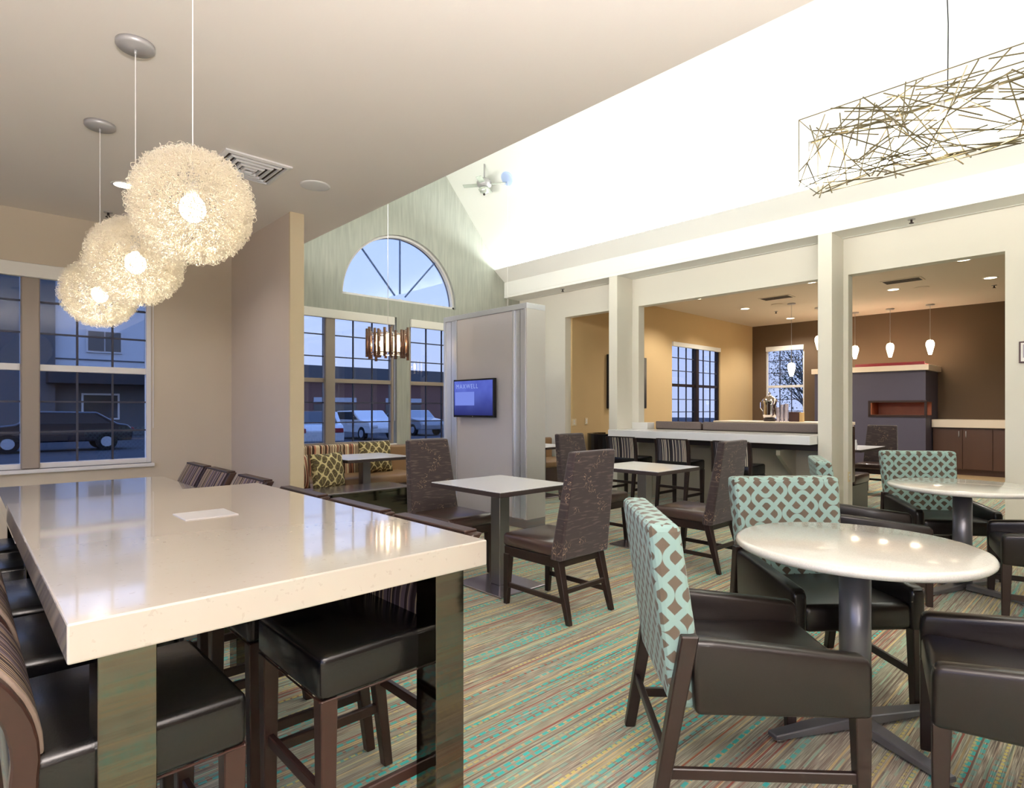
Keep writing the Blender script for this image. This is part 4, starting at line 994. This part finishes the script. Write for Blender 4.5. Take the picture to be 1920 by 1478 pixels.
# ------------------------------------------------------------------ lounge beyond the openings
for (px, py, lb) in ((1308, 560, 'leftmost downlight in the lounge ceiling'), (1397, 579, 'bright lounge downlight near the tan wall window'), (1482, 597, 'farthest lounge downlight, near the dark wall'), (1520, 529, 'lounge downlight cut by the header beside second column'),
                     (1675, 543, 'lounge downlight beside the ceiling air vent, right of column'), (1806, 487, 'lounge downlight at top edge of the wide passage'), (1857, 521, 'rightmost downlight of the lounge ceiling')):
    downlight(at(px, py, Z=ZB), .10, lb, 'recessed downlights', 115)
for (px, py, lb) in ((1457, 571, 'small round speaker in the lounge ceiling by the vent'), (1728, 539, 'small round speaker in the lounge ceiling right of vent')):
    s_ = empty('ceiling_speaker', at(px, py, Z=ZB), 0, lb, 'speaker'); MB().cyl((0, 0, -.01), (0, 0, 0), .11, n=24).build('grille', CEIL2, s_)
for (px, py, lb) in ((1456, 558, 'lounge ceiling air vent seen over the bar counter'), (1692, 526, 'lounge ceiling air vent seen through the wide passage')):
    v_ = empty('air_vent', at(px, py, Z=ZB), 0, lb, 'vent'); MB().box(-.16, .16, -.28, .28, -.01, 0, .002, 1).build('frame', CEIL2, v_)
    for k in range(5): MB().box(-.13 + k * .055, -.10 + k * .055, -.25, .25, -.014, -.009).build('slot', DARKSLOT, v_)
for (px, py, lb) in ((1455, 584, 'sprinkler in lounge ceiling over the counter'), (1864, 535, 'sprinkler in lounge ceiling near right jamb')): sprinkler(at(px, py, Z=ZB), lb)
def cone_pendant(px, pyc, py0, py1, lb):
    c_ = at(px, pyc, Z=ZB); D = c_.x * SA + c_.y * CA
    z1 = CAM_H + (HZ - py0) / F_PX * D; z0 = CAM_H + (HZ - py1) / F_PX * D; h = z1 - z0
    g = empty('cone_pendant', (c_.x, c_.y, z0), 0, lb, 'pendant lamp', 'white glass cone pendants')
    MB().lathe([(0, 0), (.028, .0), (.050, h * .3), (.072, h * .62), (.070, h * .8), (.050, h * .94), (0, h)], n=20).build('shade', LAMPGLOW, g)
    MB().cyl((0, 0, h), (0, 0, ZB - z0), .004, n=5).build('cord', NICKEL, g); MB().cyl((0, 0, ZB - z0 - .02), (0, 0, ZB - z0), .075, n=20).build('canopy', NICKEL, g)
    point('cone_pendant_lamp', (c_.x, c_.y, z0 - .08), 7, WARM, .05)
cone_pendant(1484, 569, 680, 706, 'white cone pendant hanging before the dark wall window')
cone_pendant(1535, 577, 629, 656, 'white cone pendant half hidden by the second column')
cone_pendant(1603, 586, 648, 673, 'left white cone pendant over the slate blue fireplace block')
cone_pendant(1669, 579, 643, 670, 'middle white cone pendant over the slate blue fireplace block')
cone_pendant(1744, 571, 637, 665, 'right white cone pendant over the slate blue fireplace block')
# fireplace block
FX, FY0, FY1 = 13.72, 2.80, 4.84
r = empty('fireplace', (0, 0, 0), 0, 'slate blue fireplace block with white mantel slab in the lounge', 'fireplace')
n0, n1, nY = 1.16, 1.43, 3.76
b = MB(); b.box(FX, XB1, FY0, FY1, 0, n0); b.box(FX, XB1, FY0, FY1, n1, 2.05); b.box(FX, XB1, nY, FY1, n0, n1); b.box(FX + .5, XB1, FY0, nY, n0, n1)
b.build('block', SLATE, r)
MB().box(FX - .06, XB1, FY0 - .06, FY1 + .05, 2.05, 2.16, .004, 1).build('mantel', MANTEL, r)
MB().box(FX + .47, FX + .5, FY0 + .0, nY, n0, n1).box(FX, FX + .5, nY - .03, nY, n0, n1).box(FX, FX + .5, FY0, nY, n0, n0 + .012).box(FX, FX + .5, FY0, nY, n1 - .012, n1).build('niche_lining', WOOD_NICHE, r)
MB().box(FX - .02, FX, FY0 - .02, nY + .03, n0 - .03, n0 + .01).box(FX - .02, FX, FY0 - .02, nY + .03, n1 - .01, n1 + .03).box(FX - .02, FX, nY - .01, nY + .03, n0, n1).box(FX - .02, FX + .02, FY0 - .02, FY0 + .02, n0, n1).build('niche_frame', WOOD_RED, r)
o = MB().box(FX + .2, FX + .6, 2.86, 4.1, 2.163, 2.20, .003, 1).box(FX + .2, FX + .23, 2.86, 4.1, 2.20, 2.235).build('tray', REDLAC); tag(o, 'long red tray lying on the white mantel slab', 'tray')
# cabinets at the right
r = empty('base_cabinet', (0, 0, 0), 0, 'dark walnut base cabinet right of the fireplace block', 'cabinet')
CY = [2.75, 2.30, 1.84, 1.38, .92]
MB().box(14.22, XB1 - .01, .5, 2.78, .10, .92).box(14.28, XB1 - .01, .5, 2.78, 0, .10).build('body', CAB_WOOD, r)
for k in range(4):
    y1, y0 = CY[k] - .005, CY[k + 1] + .005
    d_ = MB().box(14.20, 14.22, y0, y1, .12, .90, .003, 1).build('door', CAB_WOOD, r)
    hy = y0 + .05 if k % 2 == 0 else y1 - .05
    MB().cyl((14.175, hy, .74), (14.175, hy, .86), .007, n=8).build('handle', NICKEL, d_)
o = MB().box(14.15, XB1, .4, 2.79, .925, 1.08, .004, 1).build('cabinet_worktop', MANTEL); tag(o, 'cream worktop over the dark walnut cabinet doors', 'worktop')
# serving island with urn, cups and box
r = empty('serving_island', (0, 0, 0), 0, 'serving counter with cream top in the lounge behind booth backs', 'counter')
MB().box(10.3, 11.0, 3.3, 5.35, 0, 1.02).build('body', CAB_WOOD, r); MB().box(10.25, 11.05, 3.25, 5.4, 1.02, 1.07, .004, 1).build('worktop', MANTEL, r)
u = at(1443, 790, X=10.62)
r = empty('drink_urn', (10.62, u.y, 1.07), 0, 'tall silver drink urn with pointed lid on the serving counter', 'urn')
MB().lathe([(0, .0), (.10, .0), (.11, .03), (.085, .06)], n=28).build('foot', EDGE_DARK, r)
MB().lathe([(0, .06), (.10, .06), (.115, .12), (.108, .28), (.125, .36), (.13, .37), (0, .37)], n=28).build('body', CHROME, r)
MB().lathe([(.128, .37), (.11, .40), (.06, .44), (.02, .47), (.022, .49), (.012, .52), (0, .525)], n=24).build('lid', CHROME, r)
for s in (-1, 1): MB().tube([(0, s * .12, .18), (0, s * .165, .24), (0, s * .165, .34), (0, s * .125, .37)], .008, 6).build('handle', CHROME, r)
for k, (px, h) in enumerate(((1463, .26), (1470.5, .31), (1478, .32))):
    u = at(px, 790, X=10.60)
    cu = empty('cup_stack', (10.52, u.y, 1.07), 0, ('left', 'middle', 'right')[k] + ' stack of silver paper cups beside the drink urn', 'cups', 'stacks of paper cups')
    n = int(h / .02)
    for q in range(n): MB().lathe([(.025, 0), (.034, .07), (.037, .072), (.034, .074)], (0, 0, q * (h - .07) / n), 14).build('cup', CUP, cu)
u = at(1490.5, 790, X=10.6); o = MB().box(-.06, .06, -.085, .085, 0, .17, .004, 1).build('condiment_box', BOXWOOD); o.location = (10.6, u.y, 1.07); tag(o, 'dark brown wooden box right of the paper cups', 'box')
u = at(1501, 790, X=10.6); o = MB().box(-.04, .04, -.03, .03, 0, .16, .004, 1).build('napkin_holder', mat('tan_card', (190, 160, 110), .7)); o.location = (10.6, u.y - .02, 1.07); tag(o, 'narrow tan card holder right of the dark box', 'holder')
# booth benches behind the half wall
def booth(y0, y1, label):
    r = empty('booth_bench', (0, 0, 0), 0, label, 'bench', 'brown booth benches behind the half wall')
    MB().box(7.78, 7.93, y0, y1, .40, 1.09, .02, 2).build('back_cushion', LEATHER_BRN, r)
    bb = MB().box(7.765, 7.80, y0 + .004, y1 - .004, .99, 1.105, .012, 2).build('stitched_band', mat('grey_woven_band', (112, 100, 96), .8, noise=(60, .35, (1, 1, 3))), r, label='grey woven band along the back top')
    MB().box(7.93, 8.50, y0, y1, .36, .48, .025, 3).build('seat_cushion', LEATHER_BRN, r, smooth=True)
    MB().box(7.80, 8.44, y0 + .01, y1 - .01, 0, .36).build('base', LEATHER, r)
booth(4.28, 5.04, 'booth bench whose back shows at left over the bar counter'); booth(2.33, 4.26, 'longer booth bench whose leather end shows in the wide passage')
square_table((9.20, 2.86, 0), 1.1, .76, 'lounge table between the booth bench and brown chair', 'lounge tables')
o = MB().lathe([(0, 0), (.018, 0), (.02, .07), (.012, .10), (.012, .13), (0, .13)], n=14).build('salt_shaker', WHITE_LAM); o.location = (8.72, 2.56, .752); tag(o, 'small white shaker on the lounge table near passage jamb', 'shaker')
copy_tree(T0, (10.15, 2.70, 0), PI / 2, 'tall brown chair in the lounge before the slate blue block', 'lounge chairs')
# doorway nook: barrel chair, orange pillow, dark picture, switch plates
r = empty('barrel_chair', (8.22, 6.26, 0), 0, 'black leather barrel chair inside the left doorway', 'chair')
MB().cyl((0, 0, .10), (0, 0, .44), .32, n=32).build('seat', LEATHER_BLK, r)
bk = MB()
for i in range(20):
    t0, t1 = math.radians(-40 + i * 12.5 + 90), math.radians(-40 + (i + 1) * 12.5 + 90)
    P = lambda rr, t, z: (rr * math.cos(t), rr * math.sin(t), z)
    bk.hexa([P(.27, t0, .1), P(.36, t0, .1), P(.36, t1, .1), P(.27, t1, .1), P(.29, t0, .87), P(.38, t0, .87), P(.38, t1, .87), P(.29, t1, .87)])
bk.build('backrest', LEATHER_BLK, r)
for a in (45, 135, 225, 315): MB().cyl((.25 * math.cos(math.radians(a)), .25 * math.sin(math.radians(a)), 0), (.25 * math.cos(math.radians(a)), .25 * math.sin(math.radians(a)), .1), .018, n=8).build('leg', WOOD, r)
o = MB().cushion(.34, .34, .13).build('pillow', ORANGE); o.location = (8.30, 6.22, .60); o.rotation_euler = (-.1, 0, .9); tag(o, 'orange pillow poking above the black barrel chair', 'pillow')
p = at(1139, 766, Y=YT); o = MB().box(-.03, 1.2, -.05, 0, 0, 1.0, .004, 1).build('wall_picture', BLACK); o.location = (p.x, YT, p.z); tag(o, 'dark wall screen just showing beside the first column', 'picture')
def plate(p, rz, label, w=.075, h=.12, m=PLATE, toggle=True):
    r = empty('wall_plate', p, rz, label, 'outlet', 'outlets and switch plates'); MB().box(-w / 2, w / 2, -.008, 0, -h / 2, h / 2, .002, 1).build('cover', m, r)
    MB().box(-.017, .017, -.011, -.008, -.034, -.006).box(-.017, .017, -.011, -.008, .006, .034).build('socket', WHITE_TRIM, r)
p = at(1076, 792, Y=YT); plate(p, 0, 'left ivory wall plate inside the doorway', .12); p = at(1099, 790, Y=YT); plate(p, 0, 'right ivory wall plate inside the doorway')
p = at(1584, 896, Y=2.31); plate(Vector((7.62, 2.31, p.z)), 0, 'ivory outlet low on the beige side of second column', m=PLATE)
# framed notice on the right wall
p = at(1911, 641, X=XW); q = at(1911, 681, X=XW)
r = empty('framed_notice', (XW, p.y, q.z), 0, 'small dark-framed notice on the right wall, cut by picture edge', 'frame'); hh = p.z - q.z
MB().box(-.02, 0, -.30, 0, 0, hh, .002, 1).build('frame', mat('dark_plum_frame', (74, 48, 52), .5), r); MB().box(-.022, -.019, -.286, -.014, .014, hh - .014).build('notice_sheet', PAPER, r)
MB().box(-.023, -.021, -.27, -.03, .05, hh - .03).build('printed_field', mat('grey_printed_field', (168, 160, 172), .6), r); MB().box(-.024, -.022, -.27, -.04, .06, .075).build('printed_line', PAPER, r)
